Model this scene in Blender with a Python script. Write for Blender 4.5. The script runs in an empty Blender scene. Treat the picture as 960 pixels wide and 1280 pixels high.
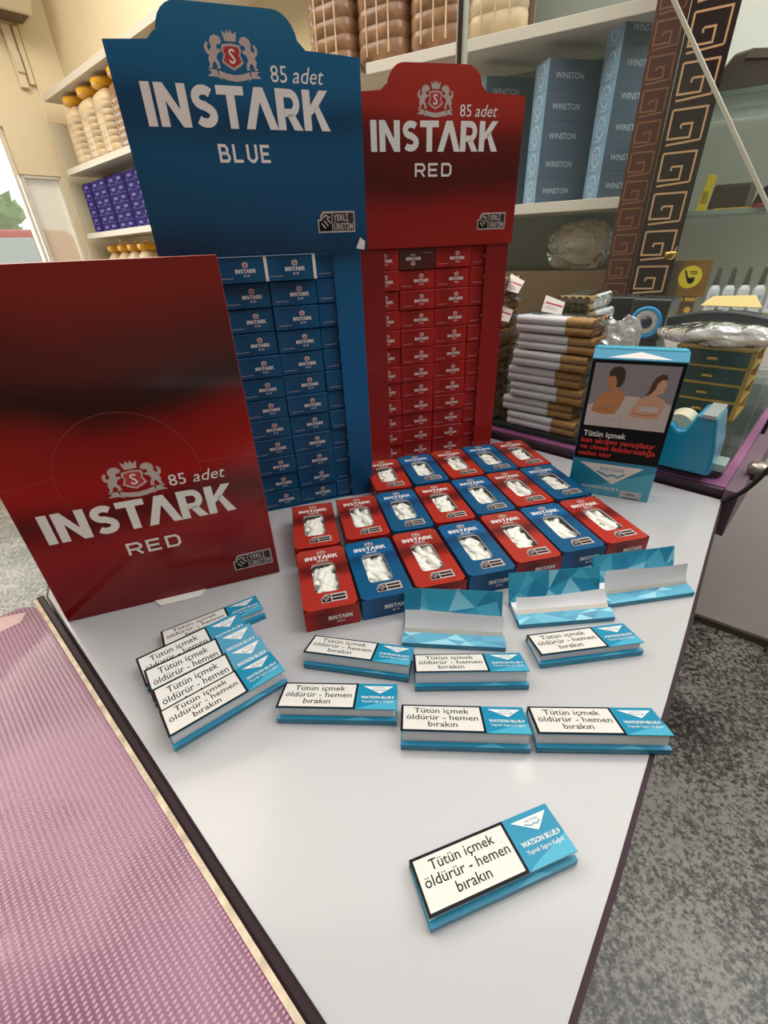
import bpy, math, random
from mathutils import Matrix, Vector
C = bpy.context.scene.collection
SC = bpy.context.scene
rnd = random.Random(7)
PI = math.pi
Z0 = 780.0            # table top above the floor, mm
R = math.radians

# ------------------------------------------------------------------ camera, world, lights, exposure
PITCH, ROLL, FPX, CAMH = 0.535764, -0.0444077, 555.109, 237.378
cam = bpy.data.cameras.new('camera')
cam.sensor_fit = 'VERTICAL'; cam.sensor_height = 36.0; cam.sensor_width = 27.0
cam.lens = FPX / 1280 * 36.0
cam.clip_start = 0.01; cam.clip_end = 100
camo = bpy.data.objects.new('camera', cam); C.objects.link(camo)
F_ = Vector((0, math.cos(PITCH), -math.sin(PITCH))); X_ = Vector((1, 0, 0)); U_ = X_.cross(F_)
R2 = X_ * math.cos(ROLL) + U_ * math.sin(ROLL); U2 = -X_ * math.sin(ROLL) + U_ * math.cos(ROLL)
mw = Matrix((R2, U2, -F_)).transposed().to_4x4(); mw.translation = Vector((0, 0, (CAMH + Z0) / 1000))
camo.matrix_world = mw
SC.camera = camo
SC.view_settings.view_transform = 'Standard'; SC.view_settings.look = 'None'
SC.view_settings.gamma = 1.0; SC.view_settings.use_curve_mapping = False
SC.view_settings.exposure = -0.30

wd = bpy.data.worlds.new('daylight'); SC.world = wd; wd.use_nodes = True
bgn = wd.node_tree.nodes['Background']; bgn.inputs[0].default_value = (0.93, 0.97, 1.0, 1); bgn.inputs[1].default_value = 1.6

def area(name, loc, size, power, col=(1, 1, 1), target=None, size_y=None):
    l = bpy.data.lights.new(name, 'AREA'); l.energy = power; l.color = col; l.shape = 'RECTANGLE'
    l.size = size; l.size_y = size_y or size
    o = bpy.data.objects.new(name, l); C.objects.link(o); o.location = Vector(loc) / 1000 + Vector((0, 0, Z0 / 1000))
    d = (Vector(target) - Vector(loc)) if target else Vector((0, 0, -1))
    o.rotation_euler = d.to_track_quat('-Z', 'Y').to_euler()
    return o
# fluorescent ceiling panels, an added fill at right, and the shop window's daylight
area('ceiling_panel_front', (250, -250, 1990), 2.6, 23, (0.98, 0.98, 1.0), size_y=1.8)
area('ceiling_panel_back', (500, 1050, 1990), 2.2, 24, (1.0, 0.98, 0.95), size_y=.8)
area('ceiling_panel_left', (-1500, 1500, 1990), 1.8, 80, (1.0, 0.93, 0.81))
area('right_fill_light', (1500, 600, 1960), 1.6, 52, (0.97, 0.99, 0.97), (1000, 1450, 350))  # added fill light, tilted at the right wall to brighten that side
area('shop_window_daylight', (-2950, 3250, 450), 1.5, 45, (1.0, 0.95, 0.86), (-900, 1500, 300))

# ------------------------------------------------------------------ materials
def lin(h):
    h = h.lstrip('#'); out = []
    for i in (0, 2, 4):
        c = int(h[i:i + 2], 16) / 255
        out.append(c / 12.92 if c <= .04045 else ((c + .055) / 1.055) ** 2.4)
    return (*out, 1.0)
_M = {}
def mat(name, col='#808080', rough=.5, metal=0, spec=.5, emit=0, coat=0, var=0.0, vscale=40.0):
    if name in _M: return _M[name]
    m = bpy.data.materials.new(name); m.use_nodes = True
    b = m.node_tree.nodes['Principled BSDF']; nt = m.node_tree
    b.inputs['Base Color'].default_value = lin(col); b.inputs['Roughness'].default_value = rough
    b.inputs['Metallic'].default_value = metal; b.inputs['Specular IOR Level'].default_value = spec
    b.inputs['Coat Weight'].default_value = coat; b.inputs['Coat Roughness'].default_value = .08
    if emit:
        b.inputs['Emission Color'].default_value = lin(col); b.inputs['Emission Strength'].default_value = emit
    if var:
        tc = nt.nodes.new('ShaderNodeTexCoord'); n = nt.nodes.new('ShaderNodeTexNoise'); n.inputs['Scale'].default_value = vscale
        n.inputs['Detail'].default_value = 4
        mp = nt.nodes.new('ShaderNodeMapRange'); mp.inputs[1].default_value = .3; mp.inputs[2].default_value = .7
        mp.inputs[3].default_value = 1 - var; mp.inputs[4].default_value = 1 + var
        mx = nt.nodes.new('ShaderNodeVectorMath'); mx.operation = 'SCALE'; mx.inputs[0].default_value = lin(col)[:3]
        nt.links.new(tc.outputs['Object'], n.inputs['Vector']); nt.links.new(n.outputs[0], mp.inputs[0])
        nt.links.new(mp.outputs[0], mx.inputs['Scale']); nt.links.new(mx.outputs[0], b.inputs['Base Color'])
    _M[name] = m
    return m

def ramp_mat(name, axis, lo, hi, stops, rough=.42, namp=0.0, nscale=10, coat=0.0, stretch=(1, 1, 1)):
    """printed ink gradient along one axis of the part (mm, own coordinates), softened by noise"""
    m = bpy.data.materials.new(name); m.use_nodes = True; nt = m.node_tree; N = nt.nodes; L = nt.links
    b = N['Principled BSDF']; b.inputs['Roughness'].default_value = rough
    b.inputs['Coat Weight'].default_value = coat * .4; b.inputs['Coat Roughness'].default_value = .06; b.inputs['Specular IOR Level'].default_value = .3
    tc = N.new('ShaderNodeTexCoord'); sp = N.new('ShaderNodeSeparateXYZ'); L.new(tc.outputs['Object'], sp.inputs[0])
    mr = N.new('ShaderNodeMapRange'); mr.inputs[1].default_value = lo / 1000; mr.inputs[2].default_value = hi / 1000; mr.clamp = False
    L.new(sp.outputs[axis], mr.inputs[0]); src = mr.outputs[0]
    if namp:
        mp = N.new('ShaderNodeMapping'); mp.inputs['Scale'].default_value = stretch; L.new(tc.outputs['Object'], mp.inputs[0])
        n = N.new('ShaderNodeTexNoise'); n.inputs['Scale'].default_value = nscale; n.inputs['Detail'].default_value = 1.5; L.new(mp.outputs[0], n.inputs['Vector'])
        ma = N.new('ShaderNodeMath'); ma.operation = 'MULTIPLY_ADD'; ma.inputs[1].default_value = namp; L.new(n.outputs[0], ma.inputs[0])
        sb = N.new('ShaderNodeMath'); sb.operation = 'SUBTRACT'; sb.inputs[1].default_value = namp / 2; L.new(src, sb.inputs[0]); L.new(sb.outputs[0], ma.inputs[2]); src = ma.outputs[0]
    cr = N.new('ShaderNodeValToRGB'); e = cr.color_ramp.elements; cr.color_ramp.interpolation = 'EASE'
    for i, (p, c) in enumerate(stops):
        el = e[i] if i < 2 else e.new(p)
        el.position = p; el.color = lin(c)
    L.new(src, cr.inputs[0]); L.new(cr.outputs[0], b.inputs['Base Color'])
    _M[name] = m
    return m

def film(name, col, opacity, gloss_rough=.08, fres=.25, bump=0.0, bscale=60):
    """thin clear plastic or glass: lets most light straight through, a little gloss and haze"""
    m = bpy.data.materials.new(name); m.use_nodes = True; nt = m.node_tree; N = nt.nodes; L = nt.links
    for n in list(N): N.remove(n)
    out = N.new('ShaderNodeOutputMaterial'); tr = N.new('ShaderNodeBsdfTransparent'); gl = N.new('ShaderNodeBsdfGlossy'); df = N.new('ShaderNodeBsdfDiffuse')
    gl.inputs['Roughness'].default_value = gloss_rough; df.inputs[0].default_value = lin(col); tr.inputs[0].default_value = (.97, .985, .975, 1)
    m1 = N.new('ShaderNodeMixShader'); m1.inputs[0].default_value = opacity; L.new(tr.outputs[0], m1.inputs[1]); L.new(df.outputs[0], m1.inputs[2])
    fr = N.new('ShaderNodeLayerWeight'); fr.inputs[0].default_value = fres
    m2 = N.new('ShaderNodeMixShader'); L.new(fr.outputs['Fresnel'], m2.inputs[0]); L.new(m1.outputs[0], m2.inputs[1]); L.new(gl.outputs[0], m2.inputs[2]); L.new(m2.outputs[0], out.inputs[0])
    if bump:
        tc = N.new('ShaderNodeTexCoord'); n = N.new('ShaderNodeTexNoise'); n.inputs['Scale'].default_value = bscale; L.new(tc.outputs['Object'], n.inputs['Vector'])
        bp = N.new('ShaderNodeBump'); bp.inputs['Strength'].default_value = bump; bp.inputs['Distance'].default_value = .01; L.new(n.outputs[0], bp.inputs['Height'])
        L.new(bp.outputs[0], gl.inputs['Normal']); L.new(bp.outputs[0], fr.inputs['Normal']); L.new(bp.outputs[0], df.inputs['Normal'])
    _M[name] = m
    return m

def granite():
    m = bpy.data.materials.new('granite_floor'); m.use_nodes = True; nt = m.node_tree; N = nt.nodes; L = nt.links; b = N['Principled BSDF']
    b.inputs['Roughness'].default_value = .3
    tc = N.new('ShaderNodeTexCoord')
    n1 = N.new('ShaderNodeTexNoise'); n1.inputs['Scale'].default_value = 120; n1.inputs['Detail'].default_value = 4; n1.inputs['Roughness'].default_value = .72
    n2 = N.new('ShaderNodeTexNoise'); n2.inputs['Scale'].default_value = 5; n2.inputs['Detail'].default_value = 2
    L.new(tc.outputs['Object'], n1.inputs['Vector']); L.new(tc.outputs['Object'], n2.inputs['Vector'])
    ad = N.new('ShaderNodeMath'); ad.operation = 'MULTIPLY_ADD'; ad.inputs[1].default_value = .35; L.new(n2.outputs[0], ad.inputs[0]); L.new(n1.outputs[0], ad.inputs[2])
    cr = N.new('ShaderNodeValToRGB'); e = cr.color_ramp.elements
    for i, (p, c) in enumerate([(.53, '#181714'), (.61, '#403e39'), (.67, '#64615a'), (.77, '#96928a')]):
        el = e[i] if i < 2 else e.new(p); el.position = p; el.color = lin(c)
    L.new(ad.outputs[0], cr.inputs[0]); L.new(cr.outputs[0], b.inputs['Base Color'])
    return m

def dotted_cloth(name, base, dot, pale, pitch):
    m = bpy.data.materials.new(name); m.use_nodes = True; nt = m.node_tree; N = nt.nodes; L = nt.links; b = N['Principled BSDF']
    b.inputs['Roughness'].default_value = .6
    tc = N.new('ShaderNodeTexCoord'); sp = N.new('ShaderNodeSeparateXYZ'); L.new(tc.outputs['Object'], sp.inputs[0])
    ws = []
    for k, f in ((0, 1.0), (1, .75)):
        a = N.new('ShaderNodeMath'); a.operation = 'MULTIPLY'; a.inputs[1].default_value = 2 * PI / (pitch / 1000) * f; L.new(sp.outputs[k], a.inputs[0])
        s = N.new('ShaderNodeMath'); s.operation = 'SINE'; L.new(a.outputs[0], s.inputs[0]); ws.append(s)
    pr = N.new('ShaderNodeMath'); pr.operation = 'ADD'; L.new(ws[0].outputs[0], pr.inputs[0]); L.new(ws[1].outputs[0], pr.inputs[1])
    st = N.new('ShaderNodeMapRange'); st.inputs[1].default_value = .35; st.inputs[2].default_value = .9; L.new(pr.outputs[0], st.inputs[0])
    n = N.new('ShaderNodeTexNoise'); n.inputs['Scale'].default_value = 7; n.inputs['Detail'].default_value = 2.5; n.inputs['Distortion'].default_value = .8; L.new(tc.outputs['Object'], n.inputs['Vector'])
    cr = N.new('ShaderNodeValToRGB'); e = cr.color_ramp.elements
    e[0].position = .42; e[0].color = lin(base); e[1].position = .62; e[1].color = lin(pale); L.new(n.outputs[0], cr.inputs[0])  # pale noise patches paint glass reflections and folds into the cloth colour
    mx = N.new('ShaderNodeMix'); mx.data_type = 'RGBA'; L.new(st.outputs[0], mx.inputs[0]); L.new(cr.outputs[0], mx.inputs[6]); mx.inputs[7].default_value = lin(dot)
    L.new(mx.outputs[2], b.inputs['Base Color'])
    _M[name] = m
    return m

WHITE = mat('white_ink', '#e4e0dc', .5)
GREY = mat('silver_ink', '#b9aaa4', .5)
BLACK = mat('black_ink', '#0b0b0d', .5, spec=.2)
INKRED = mat('crest_red_ink', '#b3282a', .5)
CARD = mat('white_card', '#dcd8d2', .7, var=.03)
TEAL = mat('teal_card', '#0f86aa', .38, coat=.2)
TEAL2 = mat('teal_facet_light', '#45a6c2', .38, coat=.2)
TEAL3 = mat('teal_facet_pale', '#80c3d6', .38, coat=.2)
PAPER = mat('rolling_paper', '#e6e6ea', .8)
CREAM = mat('gummed_paper', '#e6dfd2', .75)
LABEL = mat('warning_label_white', '#d9d6d0', .55)
FILTER = mat('filter_white', '#f4f0e8', .85, var=.03)
TRAYDARK = mat('box_inside', '#b3a99c', .8)
REDSIDE = mat('red_card_plain', '#9c201c', .38, coat=.15)
BLUESIDE = mat('blue_card_plain', '#0b4d74', .38, coat=.15)
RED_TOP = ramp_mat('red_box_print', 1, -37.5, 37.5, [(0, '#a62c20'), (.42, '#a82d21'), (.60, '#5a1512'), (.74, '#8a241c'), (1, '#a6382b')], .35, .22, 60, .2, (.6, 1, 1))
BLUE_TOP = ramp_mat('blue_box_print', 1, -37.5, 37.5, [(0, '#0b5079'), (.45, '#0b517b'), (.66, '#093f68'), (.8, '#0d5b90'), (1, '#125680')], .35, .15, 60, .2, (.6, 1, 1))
RED_END = ramp_mat('red_box_end_print', 0, -20, 20, [(0, '#a5201c'), (.35, '#6a1214'), (.7, '#8c1d1a'), (1, '#a8241f')], .35, .25, 70, .2)
BLUE_END = ramp_mat('blue_box_end_print', 0, -20, 20, [(0, '#0d5b90'), (.4, '#0b466e'), (1, '#0c5079')], .35, .2, 70, .2)

# ------------------------------------------------------------------ mesh builder (mm)
_T = {}
def glyphs(s, bold=0.0, shear=0.0):
    k = (s, bold, shear)
    if k in _T: return _T[k]
    c = bpy.data.curves.new('t', 'FONT'); c.body = s; c.offset = bold; c.shear = shear; c.resolution_u = 2; c.fill_mode = 'FRONT'
    o = bpy.data.objects.new('t', c); C.objects.link(o)
    dg = bpy.context.evaluated_depsgraph_get(); dg.update()
    me = o.evaluated_get(dg).to_mesh()
    v = [(p.co.x, p.co.y) for p in me.vertices]; f = [tuple(q.vertices) for q in me.polygons]
    o.evaluated_get(dg).to_mesh_clear()
    bpy.data.objects.remove(o); bpy.data.curves.remove(c)
    xs = [p[0] for p in v] or [0]
    _T[k] = (v, f, min(xs), max(xs))
    return _T[k]

class MB:
    def __init__(s):
        s.v = []; s.f = []; s.mi = []; s.sm = []; s.mats = []
        s.O, s.U, s.V, s.N = Vector((0, 0, 0)), Vector((1, 0, 0)), Vector((0, 1, 0)), Vector((0, 0, 1))
    def mid(s, m):
        if m not in s.mats: s.mats.append(m)
        return s.mats.index(m)
    def add(s, vs, fs, m, smooth=False):
        n = len(s.v); k = s.mid(m)
        s.v += [tuple(p) for p in vs]
        for f in fs:
            s.f.append(tuple(i + n for i in f)); s.mi.append(k); s.sm.append(smooth)
    def box(s, x0, x1, y0, y1, z0, z1, m):
        s.add([(x0, y0, z0), (x1, y0, z0), (x1, y1, z0), (x0, y1, z0), (x0, y0, z1), (x1, y0, z1), (x1, y1, z1), (x0, y1, z1)],
              [(0, 3, 2, 1), (4, 5, 6, 7), (0, 1, 5, 4), (1, 2, 6, 5), (2, 3, 7, 6), (3, 0, 4, 7)], m)
    def hexa(s, b, t, m):      # four bottom points, four top points
        s.add(list(b) + list(t), [(0, 3, 2, 1), (4, 5, 6, 7), (0, 1, 5, 4), (1, 2, 6, 5), (2, 3, 7, 6), (3, 0, 4, 7)], m)
    def prism(s, pts, d, m):   # 3D outline pushed along d
        n = len(pts); d = Vector(d); p = [Vector(q) for q in pts]
        s.add(p + [q + d for q in p], [tuple(range(n))[::-1], tuple(range(n, 2 * n))] + [(i, (i + 1) % n, n + (i + 1) % n, n + i) for i in range(n)], m)
    def plane(s, o, u, v):
        s.O, s.U, s.V = Vector(o), Vector(u).normalized(), Vector(v).normalized(); s.N = s.U.cross(s.V); return s
    def P(s, x, y, l=0.0): return s.O + s.U * x + s.V * y + s.N * l
    def poly(s, pts, m, lift=.1): s.add([s.P(x, y, lift) for x, y in pts], [tuple(range(len(pts)))], m)
    def rect(s, x0, x1, y0, y1, m, lift=.1): s.poly([(x0, y0), (x1, y0), (x1, y1), (x0, y1)], m, lift)
    def stroke(s, pts, w, m, lift=.1, closed=False):
        n = len(pts); L = []; Rr = []
        for i, (x, y) in enumerate(pts):
            a = pts[(i - 1) % n] if (i or closed) else pts[i]; b = pts[(i + 1) % n] if (i < n - 1 or closed) else pts[i]
            p = Vector((x, y)); d1 = (p - Vector(a)); d2 = (Vector(b) - p)
            d1 = d1.normalized() if d1.length > 1e-9 else d2.normalized(); d2 = d2.normalized() if d2.length > 1e-9 else d1
            t = (d1 + d2).normalized(); nn = Vector((-t.y, t.x)); k = max(.5, nn.dot(Vector((-d1.y, d1.x))))
            L.append(s.P(*(p + nn * w / 2 / k), lift)); Rr.append(s.P(*(p - nn * w / 2 / k), lift))
        e = n if closed else n - 1
        s.add(L + Rr, [(i, (i + 1) % n, n + (i + 1) % n, n + i) for i in range(e)], m)
    def text(s, t, x, y, size, m, align='L', bold=0.0, shear=0.0, sx=1.0, lift=.1, width=None):
        v, f, a, b = glyphs(t, bold, shear)
        if width: sx = width / ((b - a) * size)
        off = {'L': a, 'C': (a + b) / 2, 'R': b}[align]
        s.add([s.P(x + (p[0] - off) * size * sx, y + p[1] * size, lift) for p in v], f, m)
    def cyl(s, p0, p1, r0, r1, n, m, caps=True, smooth=True):
        p0, p1 = Vector(p0), Vector(p1); d = (p1 - p0).normalized(); a = d.orthogonal().normalized(); b = d.cross(a)
        vs = []
        for p, r in ((p0, r0), (p1, r1)):
            for i in range(n):
                t = 2 * PI * i / n; vs.append(p + (a * math.cos(t) + b * math.sin(t)) * r)
        s.add(vs, [(i, (i + 1) % n, n + (i + 1) % n, n + i) for i in range(n)], m, smooth)
        if caps:
            s.add(vs, [tuple(range(n))[::-1], tuple(range(n, 2 * n))], m)
    def tube(s, pts, r, n, m):
        pts = [Vector(p) for p in pts]; vs = []
        for i, p in enumerate(pts):
            d = (pts[min(i + 1, len(pts) - 1)] - pts[max(i - 1, 0)]).normalized(); a = d.orthogonal().normalized()
            if i:
                a = (pa - d * pa.dot(d)).normalized()
            pa = a; b = d.cross(a)
            vs += [p + (a * math.cos(2 * PI * k / n) + b * math.sin(2 * PI * k / n)) * r for k in range(n)]
        fs = [(i * n + k, i * n + (k + 1) % n, (i + 1) * n + (k + 1) % n, (i + 1) * n + k) for i in range(len(pts) - 1) for k in range(n)]
        s.add(vs, fs + [tuple(range(n))[::-1], tuple(range(len(vs) - n, len(vs)))], m, True)
    def lathe(s, prof, n, m, c=(0, 0, 0), sq=0.0, smooth=True, caps=True):   # sq > 0 squares the section
        vs = []
        for r, z in prof:
            for i in range(n):
                t = 2 * PI * i / n; k = 1.0
                if sq: k = (abs(math.cos(t)) ** (2 + sq * 6) + abs(math.sin(t)) ** (2 + sq * 6)) ** (-1 / (2 + sq * 6))
                vs.append((c[0] + r * k * math.cos(t), c[1] + r * k * math.sin(t), c[2] + z))
        fs = [(j * n + i, j * n + (i + 1) % n, (j + 1) * n + (i + 1) % n, (j + 1) * n + i) for j in range(len(prof) - 1) for i in range(n)]
        s.add(vs, fs, m, smooth)
        if caps: s.add(vs, [tuple(range(n))[::-1], tuple(range(len(vs) - n, len(vs)))], m)
    def build(s, name, parent=None, loc=(0, 0, 0), rot=(0, 0, 0), bevel=0.0, seg=2, label=None, subsurf=0, kind=None):
        me = bpy.data.meshes.new(name); me.from_pydata([(x / 1000, y / 1000, z / 1000) for x, y, z in s.v], [], s.f)
        for m in s.mats: me.materials.append(m)
        me.polygons.foreach_set('material_index', s.mi); me.polygons.foreach_set('use_smooth', s.sm); me.update()
        o = bpy.data.objects.new(name, me); C.objects.link(o)
        if parent: o.parent = parent; o.location = Vector(loc) / 1000
        else: o.location = (loc[0] / 1000, loc[1] / 1000, (loc[2] + Z0) / 1000)
        o.rotation_euler = rot
        if bevel:
            b = o.modifiers.new('bevel', 'BEVEL'); b.width = bevel / 1000; b.segments = seg; b.limit_method = 'ANGLE'; b.angle_limit = R(40)
        if subsurf:
            q = o.modifiers.new('smooth', 'SUBSURF'); q.levels = q.render_levels = subsurf
        if label: o['label'] = label
        if kind: o['kind'] = kind
        return o

def tag(o, label, cat, group=None):
    o['label'] = label; o['category'] = cat
    if group: o['group'] = group
    return o
def thing(name, label, cat, loc, rz=0.0, group=None, rx=0.0):
    o = bpy.data.objects.new(name, None); C.objects.link(o); o.empty_display_size = .02
    o.location = (loc[0] / 1000, loc[1] / 1000, (loc[2] + Z0) / 1000); o.rotation_euler = (rx, 0, rz)
    return tag(o, label, cat, group)
KIDS = {}
def kids(o):
    return [c for c in C.objects if c.parent == o]
def clone(src, loc, rz, label, rx=0.0, group=None):
    r = src.copy(); C.objects.link(r)
    r.location = (loc[0] / 1000, loc[1] / 1000, (loc[2] + Z0) / 1000); r.rotation_euler = (rx, 0, rz); r['label'] = label
    if group: r['group'] = group
    for ch in kids(src):
        c = ch.copy(); C.objects.link(c); c.parent = r
        for g in kids(ch):
            d = g.copy(); C.objects.link(d); d.parent = c
    return r

# ------------------------------------------------------------------ lettering and emblems
def arc(cx, cy, rx, ry, a0, a1, n):
    return [(cx + rx * math.cos(R(a0 + (a1 - a0) * i / n)), cy + ry * math.sin(R(a0 + (a1 - a0) * i / n))) for i in range(n + 1)]
def rrect(x0, x1, y0, y1, r, n=4):
    return arc(x1 - r, y1 - r, r, r, 0, 90, n) + arc(x0 + r, y1 - r, r, r, 90, 180, n) + arc(x0 + r, y0 + r, r, r, 180, 270, n) + arc(x1 - r, y0 + r, r, r, 270, 360, n)
def wordmark(mb, xc, y, width, h, m, lift=.12, fine=5):
    """bold INSTARK, the A without its bar; letters on a unit cap height"""
    W = {'I': .25, 'N': .84, 'S': .70, 'T': .78, 'A': .98, 'R': .76, 'K': .82}; gap = .10
    word = 'INSTARK'; gaps = [gap, gap, .04, -.04, .0, .06]
    tot = sum(W[c] for c in word) + sum(gaps); sx = width / tot; x = xc - width / 2
    def pl(pts): mb.poly([(x + px * sx, y + py * h) for px, py in pts], m, lift)
    def st(pts, w): mb.stroke([(x + px * sx, y + py * h) for px, py in pts], w * h, m, lift)
    for i, c in enumerate(word):
        if c == 'I': pl([(0, 0), (.25, 0), (.25, 1), (0, 1)])
        if c == 'N':
            pl([(0, 0), (.24, 0), (.24, .60), (.24, 1), (0, 1)]); pl([(.60, 0), (.84, 0), (.84, 1), (.60, 1), (.60, .4)]); pl([(.24, 1), (.24, .60), (.60, 0), (.60, .40)])
        if c == 'S':
            st(arc(.36, .70, .235, .185, 35, 270, fine * 2) + arc(.34, .30, .24, .185, 90, -145, fine * 2)[1:], .22)
        if c == 'T': pl([(0, .79), (.78, .79), (.78, 1), (0, 1)]); pl([(.27, 0), (.51, 0), (.51, .79), (.27, .79)])
        if c == 'A': pl([(0, 0), (.26, 0), (.49, .66), (.49, 1), (.36, 1)]); pl([(.49, .66), (.72, 0), (.98, 0), (.62, 1), (.49, 1)])
        if c == 'R':
            pl([(0, 0), (.24, 0), (.24, 1), (0, 1)]); st([(.22, .90)] + arc(.42, .66, .20, .235, 85, -85, fine * 2) + [(.22, .43)], .20); pl([(.30, .38), (.52, .42), (.78, 0), (.50, 0)])
        if c == 'K':
            pl([(0, 0), (.24, 0), (.24, 1), (0, 1)]); pl([(.24, .38), (.24, .62), (.54, 1), (.81, 1), (.40, .50)]); pl([(.33, .56), (.50, .62), (.84, 0), (.56, 0)])
        x += (W[c] + (gaps[i] if i < 6 else 0)) * sx
def subword(mb, t, xc, y, width, h, m, lift=.12):
    """wide squared letters for RED and BLUE"""
    n = len(t); cw = width / (n + (n - 1) * .28); w = h * .17; x = xc - width / 2; e = w / 2
    for c in t:
        l, r_, b, tp, md = x + e, x + cw - e, y + e, y + h - e, y + h / 2; k = h * .18
        S = lambda pts, cl=False: mb.stroke(pts, w, m, lift, cl)
        if c == 'R': S([(l, y), (l, tp), (r_ - k, tp), (r_, tp - k), (r_, md + k * .4), (r_ - k, md - k * .3), (l, md - k * .3)]); S([(l + cw * .45, md - k * .3), (r_, y)])
        if c == 'E': S([(r_, tp), (l, tp), (l, b), (r_, b)]); S([(l, md), (r_ - e, md)])
        if c == 'D': S([(l, b), (l, tp), (r_ - k, tp), (r_, tp - k), (r_, b + k), (r_ - k, b)], True)
        if c == 'B': S([(l, b), (l, tp), (r_ - k, tp), (r_ - k * .3, tp - k), (r_ - k * .6, md), (r_, md - k * .8), (r_, b + k * .6), (r_ - k * .6, b)], True); S([(l, md), (r_ - k * .6, md)])
        if c == 'L': S([(l, tp + e), (l, b), (r_, b)])
        if c == 'U': S([(l, tp + e), (l, b + k), (l + k, b), (r_ - k, b), (r_, b + k), (r_, tp + e)])
        x += cw * 1.28
def crest(mb, xc, y, s, lift=.12, small=False):
    """crowned shield with an S between two lions over a ribbon; s = overall width"""
    def pl(pts, m, l=0): mb.poly([(xc + px * s, y + py * s * .82) for px, py in pts], m, lift + l)
    sh = [(-.17, .50), (0, .53), (.17, .50), (.19, .40), (.155, .34), (.21, .20), (.14, .14), (0, .06), (-.14, .14), (-.21, .20), (-.155, .34), (-.19, .40)]
    pl(sh, GREY); pl([(px * .80, .31 + (py - .31) * .80) for px, py in sh], INKRED, .06)
    if small:
        mb.rect(xc - .05 * s, xc + .05 * s, y + .2 * s, y + .42 * s, WHITE, lift + .12)
    else: mb.text('S', xc, y + .15 * s, s * .30, WHITE, 'C', .01, lift=lift + .12)
    pl([(-.10, .56), (.11, .56), (.14, .74), (.07, .68), (.03, .76), (0, .69), (-.04, .76), (-.07, .68), (-.14, .74)], GREY)
    lion = [(.20, .50), (.16, .56), (.20, .63), (.28, .66), (.36, .62), (.39, .54), (.37, .44), (.42, .38), (.45, .44), (.42, .50), (.45, .54), (.50, .46), (.49, .36), (.43, .30), (.46, .24), (.44, .14), (.48, .08),
            (.41, .08), (.38, .18), (.34, .20), (.30, .12), (.33, .08), (.25, .08), (.26, .18), (.30, .26), (.27, .34), (.21, .37), (.20, .42), (.27, .42), (.26, .50)]
    for q in (1, -1): pl([(px * q, py) for px, py in lion], GREY)
    pl([(-.30, .05), (-.15, .0), (0, -.02), (.15, .0), (.30, .05), (.30, -.07), (.15, -.12), (0, -.14), (-.15, -.12), (-.30, -.07)], GREY)
    for q in (1, -1): pl([(px * q, py) for px, py in ((.33, .06), (.50, .06), (.43, .01), (.52, -.06), (.33, -.07), (.24, -.13), (.32, -.02))], GREY)
def origin_badge(mb, x, y, w, lift=.12, small=False):
    """domestic-product badge: handshake field at left, two lines of words at right"""
    h = w * .47
    mb.poly([(x, y), (x + w, y), (x + w, y + h), (x + w * .16, y + h), (x + w * .08, y + h * .82), (x + w * .08, y + h * .66), (x, y + h * .62)], GREY, lift)
    mb.poly([(x + w * .03, y + h * .07), (x + w * .37, y + h * .07), (x + w * .37, y + h * .90), (x + w * .18, y + h * .90), (x + w * .12, y + h * .78), (x + w * .12, y + h * .58), (x + w * .03, y + h * .55)], BLACK, lift + .05)
    for i in range(3):
        a = x + w * (.10 + i * .07); mb.stroke([(a, y + h * (.45 + .12 * i)), (a + w * .10, y + h * (.20 + .12 * i))], w * .035, GREY, lift + .1)
    mb.stroke([(x + w * .14, y + h * .70), (x + w * .22, y + h * .82), (x + w * .33, y + h * .70)], w * .035, GREY, lift + .1)
    if small:
        mb.rect(x + w * .42, x + w * .94, y + h * .56, y + h * .80, BLACK, lift + .05); mb.rect(x + w * .42, x + w * .94, y + h * .16, y + h * .42, BLACK, lift + .05)
    else:
        mb.rect(x + w * .39, x + w * .97, y + h * .08, y + h * .92, mat('badge_dark_ink', '#2a2226', .5), lift + .05)
        mb.text('YERLİ', x + w * .42, y + h * .55, h * .42, GREY, 'L', .02, lift=lift + .1, width=w * .40)
        mb.text('ÜRETİM', x + w * .42, y + h * .14, h * .42, GREY, 'L', .02, lift=lift + .1, width=w * .52)

exec_later = []
# ------------------------------------------------------------------ frames of the room (mm, s runs to the left, b away from the camera)
def frame(deg):
    b = Vector((math.cos(R(deg)), math.sin(R(deg)), 0)); a = Vector((-b.y, b.x, 0))
    return (lambda s, bb, z=0.0: a * s + b * bb + Vector((0, 0, z))), R(deg - 90)
LP, LROT = frame(47.424)      # left run of shelves
RP, RROT = frame(62.365)      # right run of shelves
KP, KROT = frame(45.0)        # purple counter
GP, GROT = frame(50.3)        # low grey cabinet
def struct(o): o['kind'] = 'structure'; return o
FZ = -Z0

# ------------------------------------------------------------------ the room
CREAMW = mat('cream_wall_paint', '#e6d6b6', .75, var=.04, vscale=3)
PALEW = mat('pale_wall_paint', '#dde0d6', .75, var=.04, vscale=3)
WFRAME = mat('white_window_frame', '#d9d2c2', .5)
CLEAR = film('window_pane', '#dfe6e2', .12, .03, .15)
m = MB(); m.box(-9000, 9000, -3000, 12000, FZ - 40, FZ, granite()); struct(m.build('floor'))
CEIL = mat('ceiling_paint', '#d8d2c6', .8)
def slab(m, P, s0, s1, b0, b1, z0, z1, mt):
    m.hexa([P(s0, b0, z0), P(s1, b0, z0), P(s1, b1, z0), P(s0, b1, z0)], [P(s0, b0, z1), P(s1, b0, z1), P(s1, b1, z1), P(s0, b1, z1)], mt)
m = MB(); slab(m, LP, -3600, 3820, -2700, 2600, 2010, 2060, CEIL); struct(m.build('ceiling'))
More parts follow.
